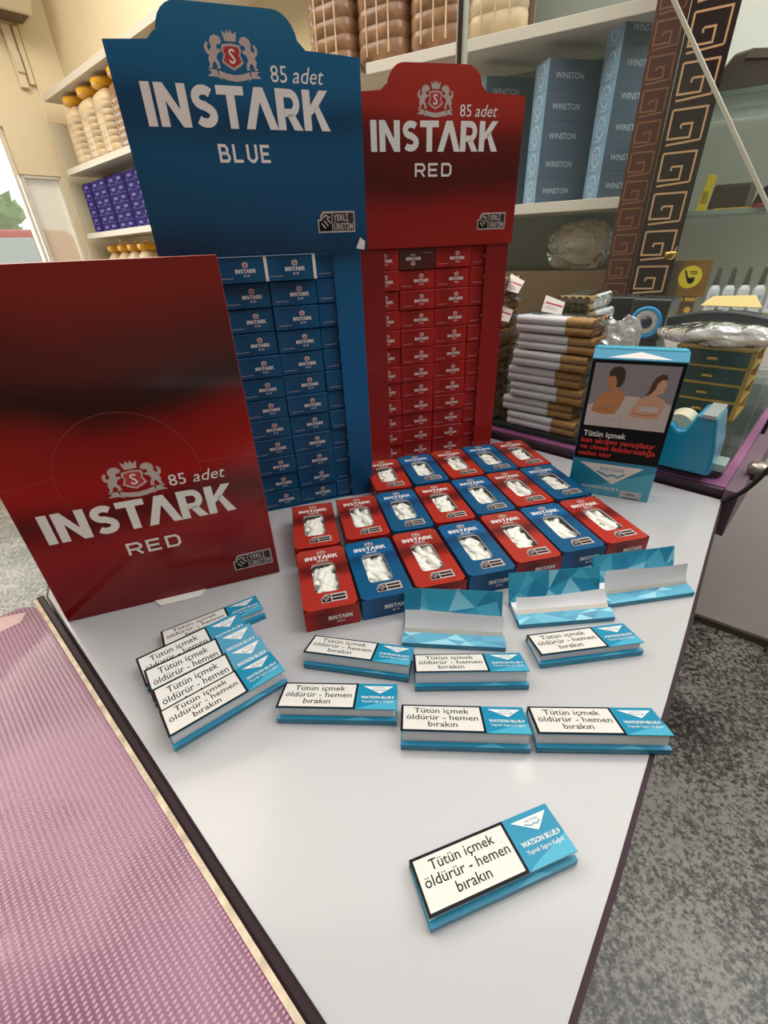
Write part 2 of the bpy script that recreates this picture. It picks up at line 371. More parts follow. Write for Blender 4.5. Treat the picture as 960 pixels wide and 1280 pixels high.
m = MB(); slab(m, LP, -3600, 3820, -2800, -2700, FZ, 2010, mat('shop_front_wall', '#b9ab97', .8)); struct(m.build('wall_front'))
m = MB(); slab(m, LP, -3600, -3500, -2700, 2600, FZ, 2010, mat('shop_front_wall')); struct(m.build('wall_far_right'))
m = MB(); slab(m, LP, 1150, 3820, 1440, 1540, FZ, 2010, CREAMW); struct(m.build('wall_back'))
m = MB(); slab(m, RP, -2600, 820, 1760, 1860, FZ, 2010, PALEW); struct(m.build('wall_right'))
m = MB()
slab(m, LP, 3720, 3820, 1252, 1440, FZ, 2010, CREAMW); slab(m, LP, 3720, 3820, -2700, 1252, 905, 2010, CREAMW)
slab(m, LP, 3720, 3820, 1040, 1252, 690, 905, CREAMW); slab(m, LP, 3720, 3820, -2700, 1252, FZ, -100, CREAMW); slab(m, LP, 3720, 3820, -2700, -500, -100, 905, CREAMW)
slab(m, LP, 3705, 3722, 1280, 1440, FZ, 2010, CREAMW)
struct(m.build('wall_left'))
for nm, b0, b1, z0, z1 in (('window_1', -500, 1026, -100, 905), ('window_2', 1040, 1252, -100, 690)):
    m = MB(); slab(m, LP, 3760, 3766, b0, b1, z0, z1, CLEAR if nm == 'window_1' else film('pane_reflection_tint', '#e6ddca', .6, .1, .15)); w = struct(m.build(nm))  # second pane's milky tint paints in a pale reflection on its glass
    m = MB()
    for q in ((b0, b0 + 16, z0, z1), (b1 - 16, b1, z0, z1), (b0, b1, z0, z0 + 16), (b0, b1, z1 - 16, z1)): slab(m, LP, 3725, 3790, q[0], q[1], q[2], q[3], WFRAME)
    m.build('window_frame', w, loc=(0, 0, 0))
    w.children[0].location = (0, 0, 0)

# what the shop window looks out on
t = thing('parked_car', 'red car parked in the street outside the shop window', 'car', LP(7600, 1500, FZ), LROT + PI / 2)
m = MB(); m.prism([(-2100, -800, 300), (1900, -800, 300), (2000, -800, 700), (1300, -800, 900), (650, -800, 1340), (-1600, -800, 1380), (-2150, -800, 900)], (0, 1600, 0), mat('car_red_paint', '#c8383c', .4)); m.build('body', t, bevel=60)
m = MB()
for x0, x1 in ((-1500, -600), (-500, 300)): m.box(x0, x1, 790, 812, 930, 1270, mat('car_window', '#c9cfcf', .2)); m.box(x0, x1, -812, -790, 930, 1270, mat('car_window'))
m.build('side_window', t)
for x in (-1400, 1000):
    for y in (-760, 760):
        m = MB(); m.cyl((x, y - 90, 320), (x, y + 90, 320), 320, 320, 24, mat('tyre', '#1b1b1b', .8)); m.build('wheel', t)
t = thing('street_tree', 'green leafy tree standing in the street outside the window', 'tree', LP(11200, 1900, FZ), 0)
m = MB(); m.cyl((0, 0, 0), (60, 40, 1300), 120, 80, 12, mat('bark', '#6b5a48', .9)); m.build('trunk', t)
m = MB(); LEAF = mat('leaf_green', '#8fae62', .7, var=.25, vscale=4)
for i in range(420):
    a = rnd.uniform(0, 2 * PI); h = rnd.uniform(-1, 1); rr = 1300 * math.sqrt(1 - h * h) * rnd.uniform(.5, 1)
    p = Vector((rr * math.cos(a), rr * math.sin(a), 1350 + h * 800)); u = Vector((rnd.gauss(0, 1), rnd.gauss(0, 1), rnd.gauss(0, 1))).normalized() * 200; v = u.orthogonal().normalized() * 130
    m.add([p - u, p - v * .8, p + u, p + v * .8], [(0, 1, 2, 3)], LEAF)
m.build('foliage', t)

# ------------------------------------------------------------------ white worktop
LAMINATE = mat('white_laminate', '#b0afb1', .22, spec=.5, coat=.3, var=.012, vscale=14)
PURPLE = mat('purple_edge_band', '#2f1823', .5, spec=.25)
t = thing('worktop', 'white laminate worktop with dark purple edge between the two counters', 'table', (120, 250, FZ))
TW = [(352, 394), (280, 305.6), (208.8, 217.9), (163.9, 163.4), (138, 133.4), (94.6, 81), (60, 41), (22, -5), (-283, 287), (-318, 352), (-120, 640), (100, 650)]
o_ = Vector((120, 250))
def rel(pts, z): return [(x - o_.x, y - o_.y, z - FZ) for x, y in pts]
m = MB(); m.prism(rel(TW, -20), (0, 0, 19.6), PURPLE); m.build('edge_band', t)
ins = [(349.4, 393.5), (277.8, 306.8), (206.6, 219.2), (161.8, 164.8), (136, 134.8), (92.6, 82.6), (57.8, 42.4), (20, -4), (-281, 287), (-316, 352), (-119, 639), (99.5, 649)]
m = MB(); m.prism(rel(ins, -.5), (0, 0, .5), LAMINATE); m.build('laminate_top', t)
m = MB(); m.prism(rel([(240, 350), (0, 60), (-230, 280), (-250, 340), (-110, 560), (60, 570)], FZ), (0, 0, -FZ - 20), mat('base_panel', '#8d8788', .6)); m.build('base_panel', t)

# ------------------------------------------------------------------ pink counter in the foreground
PCL = dotted_cloth('pink_dotted_cloth', '#6b1a49', '#bd8fa8', '#9a6580', 1.9)
d_ = Vector((.7245, -.6893)); ang = math.atan2(d_.y, d_.x)
t = thing('pink_counter', 'glass-topped counter with pink dotted cloth in the left foreground', 'counter', (-283, 287, FZ), ang)
H = -FZ
m = MB(); m.prism([(0, -1, H - 30), (700, -1, H - 30), (700, -6, H - 30), (0, -6, H - 30)], (0, 0, 33), mat('dark_plum_trim', '#241218', .5, spec=.2)); m.build('edge_trim', t, bevel=1.2)
m = MB(); m.prism([(2, -6, H), (700, -6, H), (700, -8.6, H), (2, -8.6, H)], (0, 0, 2.6), mat('worn_cream_edge', '#c9b9a0', .7, var=.3, vscale=160)); m.build('cream_strip', t)
m = MB(); pts = arc(18, -24, 16, 16, 90, 180, 8) + [(2, -600), (700, -600), (700, -8)]
m.prism([(x, y, H - 20) for x, y in pts][::-1], (0, 0, 21.6), PCL); m.build('dotted_cloth', t)
m = MB(); m.prism([(4, -30, H + 1.58), (4, -598, H + 1.58), (24, -598, H + 1.58), (22, -22, H + 1.58), (12, -16, H + 1.58)], (0, 0, .1), mat('pale_pink_hem', '#d6b3b4', .7, var=.06)); m.build('hem', t, label='pale pink hem at the far end')
m = MB(); pts = arc(19, -24, 14, 14, 90, 180, 8) + [(5, -598), (698, -598), (698, -10)]
m.prism([(x, y, H + 1.7) for x, y in pts][::-1], (0, 0, 2.2), film('counter_glass', '#e8d8dc', .04, .06, .10, .25, 5)); m.build('glass_sheet', t)
m = MB(); m.box(30, 690, -590, -20, 0, H - 20, mat('plum_panel', '#4b3340', .5)); m.build('body', t)

# ------------------------------------------------------------------ purple counter behind the worktop
MAG = mat('magenta_cloth', '#8d4d7c', .5, coat=.4, var=.15, vscale=25)
t = thing('purple_counter', 'glass-topped counter with magenta cloth behind the white worktop', 'counter', KP(450, 800, FZ), KROT)
def kx(s, b): return (450 - s, b - 800)          # local x, y of the counter
m = MB(); x0, y0 = kx(900, 531); x1, y1 = kx(32, 537); m.box(x0, x1, y0, y1, H - 40, H + 9, mat('dark_purple_trim', '#38222f', .4)); m.build('front_trim', t, bevel=1)
m = MB(); x0, y0 = kx(900, 537); x1, y1 = kx(32, 1130); m.box(x0, x1, y0, y1, H - 16, H + 9.5, MAG); m.build('magenta_cloth', t)
m = MB(); x0, y0 = kx(890, 549); x1, y1 = kx(41, 1128)
pts = [(x0, y1), (x0, y0)] + arc(x1 - 14, y0 + 14, 14, 14, 270, 360, 6) + [(x1, y1)]
m.prism([(x, y, H + 9.8) for x, y in pts], (0, 0, 7), film('plate_glass', '#a8bdb4', .10, .03, .2)); m.build('glass_sheet', t, bevel=1)
m = MB(); x0, y0 = kx(32, 527)
m.hexa([(x0, y0, H - 40), (x0 + 13, y0 - 2, H - 40), (x0 + 22, 330, H - 40), (x0, 330, H - 40)], [(x0, y0, H + 12), (x0 + 13, y0 - 2, H + 12), (x0 + 22, 330, H + 12), (x0, 330, H + 12)], mat('mauve_board', '#6d5663', .45, var=.05)); m.build('end_board', t, bevel=.8)
m = MB(); x, y = kx(20, 585); m.lathe([(0, 0), (5, 0), (6, 6), (10, 9), (11, 14), (8, 19), (0, 20)], 18, mat('steel_knob', '#a59a90', .3, metal=.7), (x + 6, y, H + 6)); m.build('knob', t)
m = MB(); x0, y0 = kx(880, 600); x1, y1 = kx(90, 1110); m.box(x0, x1, y0, y1, 0, H - 16, mat('dark_plum_body', '#2c1a24', .5)); m.build('body', t)

# low grey cabinet at the right
t = thing('low_cabinet', 'pale grey low cabinet standing on the granite floor at right', 'cabinet', GP(-150, 1500, FZ), GROT)
m = MB(); m.box(-520, 900, -152, -48, 25, H + 52, mat('grey_laminate', '#f0ecea', .45, var=.03, vscale=6)); m.build('body', t, bevel=2)
m = MB(); m.box(-515, 895, -148, -52, 0, 25, mat('plinth_dark', '#5f574c', .6)); m.build('plinth', t)
m = MB(); m.box(-520, 900, -156, -152, 25, 34, mat('plinth_strip', '#8d8270', .5)); m.build('bottom_strip', t)

# ------------------------------------------------------------------ shelving units and what stands on them
SHELFW = mat('shelf_white', '#d7d0c3', .45); REDBACK = mat('red_back_panel', '#8d2320', .55)
t = thing('shelving_unit', 'long white shelving unit with red back along the left wall', 'shelves', LP(1850, 1240, FZ), LROT)
def lx(s, b): return (1850 - s, b - 1240)
ZT, ZM, ZB = 1010, 680, 361
for z in (ZT, ZM, ZB):
    m = MB(); x0, _ = lx(3560, 0); x1, _ = lx(1195, 0); m.box(x0, x1, 0, 195, H + z - 4, H + z + 24, SHELFW); m.build('shelf', t, bevel=1)
m = MB(); x0, _ = lx(3560, 0); m.box(x0, lx(1195, 0)[0], 190, 198, 300, H + ZT, mat('cream_back_panel', '#d8c8a8', .6)); m.build('back_panel', t)
m = MB(); m.box(x0 + 40, lx(3340, 0)[0], 180, 189, H + ZM - 95, H + ZM - 4, REDBACK); m.box(x0 + 30, lx(2800, 0)[0], 184, 189, H + ZT - 60, H + ZT - 4, REDBACK); m.build('red_panel', t)
m = MB(); m.box(x0 - 62, x0 - 54, 0, 195, 0, H + 930, film('panel_glass', '#e6dcc6', .5, .05, .2)); m.build('glass_end_panel', t)
m = MB(); m.box(x0, lx(1195, 0)[0], 6, 190, 0, H + 40, SHELFW); m.build('base', t)
t = thing('shelving_unit', 'white shelving unit with grey back behind the glass screen', 'shelves', RP(330, 1500, FZ), RROT)
def rx_(s, b): return (330 - s, b - 1500)
for z in (655, 303):
    m = MB(); m.box(rx_(780, 0)[0], rx_(20, 0)[0], 0, 250, H + z, H + z + 24, SHELFW); m.build('shelf', t, bevel=1)
m = MB(); m.box(rx_(780, 0)[0], rx_(20, 0)[0], 248, 256, 300, H + 1200, mat('grey_back_panel', '#8d918a', .6)); m.build('back_panel', t)
m = MB(); m.box(rx_(780, 0)[0], rx_(560, 0)[0], 236, 247, H + 330, H + 650, REDBACK); m.build('red_panel', t)
m = MB(); m.box(rx_(780, 0)[0], rx_(20, 0)[0], 8, 248, 0, H + 160, mat('brown_cabinet', '#6a5236', .55)); m.build('base', t)

# tobacco jars
CAPY = mat('yellow_lid', '#e8ab1c', .35); TOB = mat('tobacco_in_clear_jar', '#8d6a4d', .3, spec=.3, coat=.3, var=.35, vscale=26)
JPET = mat('clear_jar_shine', '#cdb694', .35, spec=.25, coat=.12, var=.22, vscale=16)
def jar(label, P, rot, s, b, z, r=88, h=255, pale=False, group='tobacco jars on the shelves'):
    o = thing('tobacco_jar', label, 'jar', P(s, b, z), rot + R(rnd.uniform(-8, 8)), group)
    prof = [(r * .86, 0), (r * .97, 8)]
    for k in range(7):
        zz = 14 + (h - 70) * k / 7; prof += [(r, zz), (r, zz + (h - 70) / 10), (r * .975, zz + (h - 70) / 8), (r * .975, zz + (h - 70) / 7.6)]
    prof += [(r, h - 50), (r * .9, h - 25), (r * .55, h)]
    m = MB(); m.lathe(prof, 28, JPET if pale else TOB, sq=.35); m.build('body', o)
    m = MB()
    for x in (-r * .45, 0, r * .45): m.cyl((x, -r * .985, 16), (x, -r * .985, h - 60), 2.5, 2.5, 6, JPET)
    if pale:
        for x in (-r * .99, r * .99): m.cyl((x, -r * .4, 10), (x, -r * .4, h - 40), 11, 11, 10, mat('tobacco_seam', '#5e3d28', .6))
    m.build('moulded_rib', o)
    m = MB(); m.lathe([(r * .5, h - 6), (r * .62, h), (r * .93, h + 8), (r * .95, h + 30), (r * .86, h + 37), (.5, h + 37)], 28, CAPY); l = m.build('lid', o)
    m = MB(); m.tube([(-r * .4, 0, h + 34)] + [(r * .42 * math.cos(R(180 - 20 * k)), 0, h + 34 + 16 * math.sin(R(20 * k))) for k in range(1, 9)] + [(r * .4, 0, h + 34)], 4, 6, CAPY); m.build('lid_handle', l)
    return o
nth = ['leftmost', 'second', 'third', 'fourth', 'fifth', 'sixth']
for i, s in enumerate((3330, 3122, 2925, 2725)):
    jar(f'pale yellow-lidded tobacco jar, {nth[i]} from the left end of the upper shelf', LP, LROT, s, 1335, ZM + 24, 84, 250, i != 3)
jar('yellow-lidded tobacco jar just above the left shoulder of the blue display header', LP, LROT, 2240, 1335, ZM + 24, 90, 250)
for i, s in enumerate((3398, 3245, 3105, 2965)):
    jar(f'small yellow-lidded jar under the purple cartons, {nth[i]} from the left', LP, LROT, s, 1335, 62, 60, 215, True, 'small jars under the purple cartons')
for i, (s, lb) in enumerate(((906, 'tobacco jar beside the round tab of the blue display header'), (746, 'tobacco jar behind the right shoulder of the blue display header'), (588, 'tobacco jar just left of the dark upright edge of the glass screen'), (430, 'tobacco jar seen through the glass, right of its upright edge'))):
    jar(lb, RP, RROT, s, 1592, 679, 76, 300, i == 3)

# purple cartons
PUR = mat('purple_carton', '#2e2668', .8, spec=.05); PTXT = mat('pale_carton_print', '#7d76b0', .8, spec=.05); PEDGE = mat('carton_pale_edge', '#6f67a6', .8, spec=.05)
m = MB(); m.box(0, 113, 0, 90, 0, 39.5, PUR); m.plane((0, 0, 0), (1, 0, 0), (0, 0, 1))
m.rect(35, 82, 15, 27, PTXT, .3); m.rect(0, 113, 0, 2, PEDGE, .3); m.rect(0, 2, 0, 39, PEDGE, .3); m.rect(12, 40, 6, 9, PTXT, .3)
p0 = None; colname = ['first', 'second', 'third', 'fourth', 'fifth', 'sixth', 'seventh']
for ci in range(7):
    for k in range(6 + (ci > 1) * 0 - (ci == 0) * 0):
        s = 3462 - ci * 116; q = LP(s, 1262 + (ci % 2) * 6, ZB + 24 + k * 40)
        lb = f'purple carton, {colname[k]} from the bottom in the {colname[ci]} stack from the left'
        if p0 is None:
            p0 = m.build('purple_carton', None, q, (0, 0, LROT), bevel=.8); tag(p0, lb, 'carton', 'purple cartons on the low left shelf')
        else:
            c = p0.copy(); C.objects.link(c); c.location = q / 1000 + Vector((0, 0, Z0 / 1000)); c['label'] = lb

# pale blue cartons behind the glass
CB = mat('slate_blue_carton', '#53677c', .4, coat=.15, var=.12, vscale=9); CBL = mat('light_blue_carton_end', '#7fa2c0', .3, coat=.4, var=.15, vscale=12); CTX = mat('carton_white_print', '#c3d0da', .5)
def carton_mesh():
    m = MB(); m.box(0, 150, 0, 60, 0, 58, CB); m.box(-.6, 0, 0, 60, 0, 58, CBL)
    m.plane((0, 0, 0), (1, 0, 0), (0, 0, 1)); m.text('WINSTON', 20, 22, 17, CTX, 'L', .01, lift=.4)
    m.plane((-.6, 60, 0), (0, -1, 0), (0, 0, 1)); m.stroke(arc(30, 32, 15, 20, 0, 340, 16), 3, CTX, .4); m.stroke(arc(30, 32, 5, 5, 0, 340, 8), 2, CTX, .4); m.text('WINST', 14, 3, 9, CTX, 'L', .01, lift=.4)
    return m
cm = None
for st, (s, b, yaw, n, lb) in enumerate(((452, 1560, 44, 5, 'left stack, behind the red header'), (285, 1520, 42, 5, 'middle stack behind the glass'), (128, 1525, 40, 6, 'right stack, beside the patterned post'))):
    for k in range(n):
        q = RP(s, b, 327 + k * 58.5); l = f'slate-blue carton, {colname[k]} from the bottom of the {lb}'
        if cm is None:
            cm = carton_mesh().build('blue_carton', None, q, (0, 0, RROT + R(yaw)), bevel=.8); tag(cm, l, 'carton', 'blue cartons behind the glass screen')
        else:
            c = cm.copy(); C.objects.link(c); c.location = q / 1000 + Vector((0, 0, Z0 / 1000)); c.rotation_euler = (0, 0, RROT + R(yaw)); c['label'] = l

# Greek-key post
KEYD = mat('dark_brown_lacquer', '#1f0d0b', .35, coat=.15); COP = mat('copper_line', '#c39a72', .45); KEYREFL = mat('reflected_post_brown', '#4a2012', .4, coat=.15); COPREFL = mat('reflected_copper_line', '#7a4c30', .5)
def keypost(label, s0, s1, b, base, line, w):
    t = thing('patterned_post', label, 'post', RP((s0 + s1) / 2, b, 52), RROT); hw = (s0 - s1) / 2; H = -52
    m = MB(); m.box(-hw, hw, 0, 50, 0, H + 1150, base); m.build('board', t, bevel=1)
    m = MB(); m.plane((0, 0, 0), (1, 0, 0), (0, 0, 1)); W = hw * 2
    z = H + 40; pit = W * .86; x0 = -hw + W * .12; x1 = hw - W * .14; iw = x1 - x0
    while z < H + 1100:
        q = lambda u, v: (x0 + u * iw, z + v * pit)
        m.stroke([q(.0, .0), q(.0, .86), q(1, .86), q(1, .12), q(.0, .12)][1:4], w, line, .5)
        m.stroke([q(0, .86), q(0, .20), q(.66, .20), q(.66, .52), q(.34, .52)], w, line, .5); m.stroke([q(.34, .52), q(.34, .42)], w, line, .5); m.stroke([q(1, .12), q(0, .06)], w, line, .5)
        z += pit
    m.build('key_pattern', t)
keypost('dark brown post with copper Greek-key pattern right of the glass', 4, -80, 1385, KEYD, COP, 3.6)
keypost('red-brown post standing in for the Greek-key reflection in the glass', 66, 5, 1400, KEYREFL, COPREFL, 3.4)  # added post, a solid stand-in for the key pattern's reflection

# glass display shelves on the right wall
GSH = film('green_glass_shelf', '#a7bdae', .45, .05, .25)
gs = {}
for z, lb in ((490, 'upper green glass shelf on the pale right wall'), (276, 'lower green glass shelf on the pale right wall')):
    m = MB(); m.box(-260, 180, 0, 280, 0, 9, GSH); o = m.build('glass_shelf', None, RP(-265, 1475, z), (0, 0, RROT)); tag(o, lb, 'shelf', 'glass shelves on the right wall')
# ------------------------------------------------------------------ display stands
def face_print(mb, W, txt, z0, xc, big=1.0, low=False):
    """logo block on a panel whose frame is already set; z0 = baseline of the big word"""
    crest(mb, xc, z0 + 28.5, 34 * big); wordmark(mb, xc + 1, z0, 125 * big, 22.5 * big, WHITE)
    subword(mb, txt, xc - 1, z0 - 19, 37 * big, 10.5 * big, WHITE)
    mb.text('85', xc + 24, z0 + 25.5, 12.5, WHITE, 'L', 0, lift=.12); mb.text('adet', xc + 39, z0 + 25.5, 12.5, WHITE, 'L', 0, .28, lift=.12)

def end_print(mb, small_txt, hi=True):
    wordmark(mb, 24.5, 7.2, 16.5, 3.0, WHITE, .1, 2); subword(mb, small_txt, 25, 4.6, 5, 1.4, WHITE, .1)
    mb.poly([(22.7, 11.2), (26.5, 11.2), (27.2, 14.2), (24.6, 15.4), (22, 14.2)], GREY, .1); mb.rect(23.8, 25.4, 12, 13.6, INKRED, .14)
    mb.rect(3, 14, 3.6, 4.0, GREY, .1)

def display_box_mesh(end, side, txt, depth):
    m = MB(); m.box(0, 39.6, .8, depth, 0, 19.2, side)
    m.hexa([(0.2, 0, .5), (39.4, 0, .5), (39.6, .8, 0), (0, .8, 0)], [(0.2, 0, 18.6), (39.4, 0, 18.6), (39.6, .8, 19.2), (0, .8, 19.2)], end)
    m.box(1, 38.6, -.25, 0, 16.9, 17.25, side)
    m.plane((0, 0, 0), (1, 0, 0), (0, 0, 1)); end_print(m, txt)
    return m
RED_END0 = ramp_mat('red_carton_end', 0, 0, 40, [(0, '#a01c1a'), (.3, '#8a1616'), (.7, '#9c1c1a'), (1, '#ab2420')], .38, .3, 70, .15)
BLUE_END0 = ramp_mat('blue_carton_end', 0, 0, 40, [(0, '#0b4f7c'), (.4, '#09436c'), (1, '#0c5079')], .38, .25, 70, .15)
RED_SHADED = mat('shaded_red_card', '#4a0f10', .4, coat=.15)  # red card, darkened in its colour for shade and reflection

def display(col, label, loc, rz, depth, header_off, header_lean, body_mat, end_mat, head_mat, txt, cols, hdx, prints):
    t = thing('display_stand', label, 'display box', loc, rz)
    W, Hh = 163.0, 237.0
    m = MB(); m.box(0, 1.2, 0, depth, 0, Hh, body_mat); m.box(W - 1.2, W, 0, depth, 0, Hh, body_mat); m.box(1.2, W - 1.2, depth - 1.2, depth, 0, Hh, body_mat)
    m.box(1.2, W - 1.2, 1, depth, -.0, 1.0, body_mat); m.box(1.2, W - 1.2, 1, depth, Hh - 1, Hh, body_mat)
    m.build('case', t)
    for x0, x1 in ((0, 25), (W - 25, W)):
        m = MB(); m.box(x0, x1, -1.0, 0, 0, Hh, body_mat); m.build('front_margin', t)
    out = [(0, 0), (W + 3, 0), (W + 3, 118)] + [(127, 119.5), (123, 123)] + arc(106, 121, 16, 17, 10, 90, 6) + arc(48, 121, 16, 17, 90, 170, 6) + [(30, 123), (26, 119.5), (0, 118)]
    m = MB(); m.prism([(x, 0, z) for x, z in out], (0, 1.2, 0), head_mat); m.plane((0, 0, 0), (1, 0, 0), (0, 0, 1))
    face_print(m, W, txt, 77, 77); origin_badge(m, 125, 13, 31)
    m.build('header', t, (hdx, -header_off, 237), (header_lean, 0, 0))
    if prints:
        m = MB(); m.prism([(W - 5, -header_off - .8, 238), (W + 2, -header_off - .8, 237), (W + 3, -header_off - .8, 243), (W - 1, -header_off - .8, 246)], (0, .6, 0), CARD); m.build('worn_corner', t, label='worn white card corner')
    proto = display_box_mesh(end_mat, body_mat, txt, depth - 6); first = None
    word = ['top', 'second', 'third', 'fourth', 'fifth', 'sixth', 'seventh', 'eighth', 'ninth', 'tenth', 'eleventh', 'bottom']
    Mx = Matrix.Rotation(rz, 3, 'Z')
    for ci in cols:
        cn = {0: 'far left', 1: 'left', 2: 'middle' if 1 in cols and 0 not in cols else 'right', 3: 'far right'}[ci]
        if col == 'blue': cn = {1: 'left', 2: 'middle', 3: 'right'}[ci]
        else: cn = {0: 'far left', 1: 'centre-left', 2: 'centre-right', 3: 'far right'}[ci]
        for k in range(12):
            y = rnd.uniform(.4, 3.2); x = 1.6 + ci * 40.1 + rnd.uniform(-.15, .15)
            z = 1.2 + (11 - k) * 19.6
            out_ = k == 0 and col == 'blue' and ci in (1, 2)
            if out_: y = -4.0; x -= 2
            p = Mx @ Vector((x, y, z)) + Vector(loc)
            lb = f'{col} filter-tip carton, {word[k]} of the {cn} column in the {col} display'
            turned = col == 'red' and k == 0 and ci == 1
            if turned:
                mm = MB(); mm.box(0, 39.6, 0, depth - 8, 0, 18.6, RED_SHADED); mm.plane((39.6, 0, 18.6), (-1, 0, 0), (0, 0, -1)); end_print(mm, txt)
                o = mm.build('filter_carton', None, p, (0, 0, rz)); tag(o, 'shade-darkened red filter-tip carton turned upside down, top row of the red display', 'carton', f'cartons in the {col} display')
                continue
            if first is None:
                o = first = proto.build('filter_carton', None, p, (0, 0, rz), bevel=.5); tag(o, lb, 'carton', f'cartons in the {col} display')
            else:
                o = first.copy(); C.objects.link(o); o.location = p / 1000 + Vector((0, 0, Z0 / 1000)); o['label'] = lb
            o.rotation_euler = (0, 0, rz + R(rnd.uniform(-.5, .5)))
            if out_:
                mm = MB(); mm.box(39.7, 42.2, -.4, 20, .5, 19, CARD); mm.build('white_flap', o, label='white inner flap')
    return t
RB = ramp_mat('red_display_card', 2, 0, 240, [(0, '#a3211c'), (.45, '#8f1a18'), (1, '#7c1414')], .36, .2, 9, .25)
BB = ramp_mat('blue_display_card', 2, 0, 240, [(0, '#0b4672'), (.5, '#0d5b90'), (1, '#0c527e')], .36, .2, 9, .25)
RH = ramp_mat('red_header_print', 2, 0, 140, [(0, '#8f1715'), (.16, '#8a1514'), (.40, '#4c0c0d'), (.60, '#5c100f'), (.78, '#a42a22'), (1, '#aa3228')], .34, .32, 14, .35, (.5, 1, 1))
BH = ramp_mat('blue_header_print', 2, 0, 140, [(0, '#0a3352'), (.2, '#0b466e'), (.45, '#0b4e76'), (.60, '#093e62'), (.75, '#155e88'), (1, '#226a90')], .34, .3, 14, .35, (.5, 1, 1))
a_b, a_r = R(17.9), R(12.5)
bl = (-10.8 - 163 * math.cos(a_b), 447.0 - 163 * math.sin(a_b), 0); rl = (146.3 - 163 * math.cos(a_r), 556.6 - 163 * math.sin(a_r), 0)
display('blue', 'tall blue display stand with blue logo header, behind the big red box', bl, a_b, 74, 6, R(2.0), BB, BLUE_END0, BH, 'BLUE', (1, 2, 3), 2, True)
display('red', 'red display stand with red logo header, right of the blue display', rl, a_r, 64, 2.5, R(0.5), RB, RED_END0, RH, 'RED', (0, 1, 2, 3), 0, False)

# big closed red box in front of the blue display
BR = ramp_mat('red_front_print_reflections', 2, 0, 238, [(0, '#6f1010'), (.10, '#7a1110'), (.22, '#8d1210'), (.34, '#5a0a0a'), (.46, '#9c100f'), (.58, '#8a0e0e'), (.70, '#2c0606'), (.82, '#520e0d'), (1, '#7a1a15')], .22, .55, 6, .5, (.8, 1, .8))  # printed smoky bands, with reflections painted into the same gradient
t = thing('display_carton', 'big closed red display box standing at the left front of the worktop', 'display box', (-92.2 - 162 * math.cos(R(18.3)), 306 - 162 * math.sin(R(18.3)), 0), R(18.3))
m = MB(); m.box(0, 162, .6, 74, 0, 238, mat('red_side_card', '#9a2a22', .4, coat=.2)); m.build('case', t, bevel=1)
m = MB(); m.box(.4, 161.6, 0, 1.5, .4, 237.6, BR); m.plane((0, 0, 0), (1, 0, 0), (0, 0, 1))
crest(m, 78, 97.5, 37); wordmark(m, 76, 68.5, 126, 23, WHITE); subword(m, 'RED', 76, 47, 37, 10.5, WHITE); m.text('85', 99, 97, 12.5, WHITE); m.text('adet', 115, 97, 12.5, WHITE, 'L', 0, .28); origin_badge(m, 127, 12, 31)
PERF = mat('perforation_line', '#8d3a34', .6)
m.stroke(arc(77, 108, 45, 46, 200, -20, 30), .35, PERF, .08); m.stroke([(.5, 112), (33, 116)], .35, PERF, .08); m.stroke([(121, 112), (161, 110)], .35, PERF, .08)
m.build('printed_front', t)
m = MB(); m.prism([(62, -.2, .3), (101, -.2, .3), (96, -8, .3), (67, -8, .3)], (0, 0, .8), CARD); m.build('white_tab', t, label='white card tab at the bottom edge')
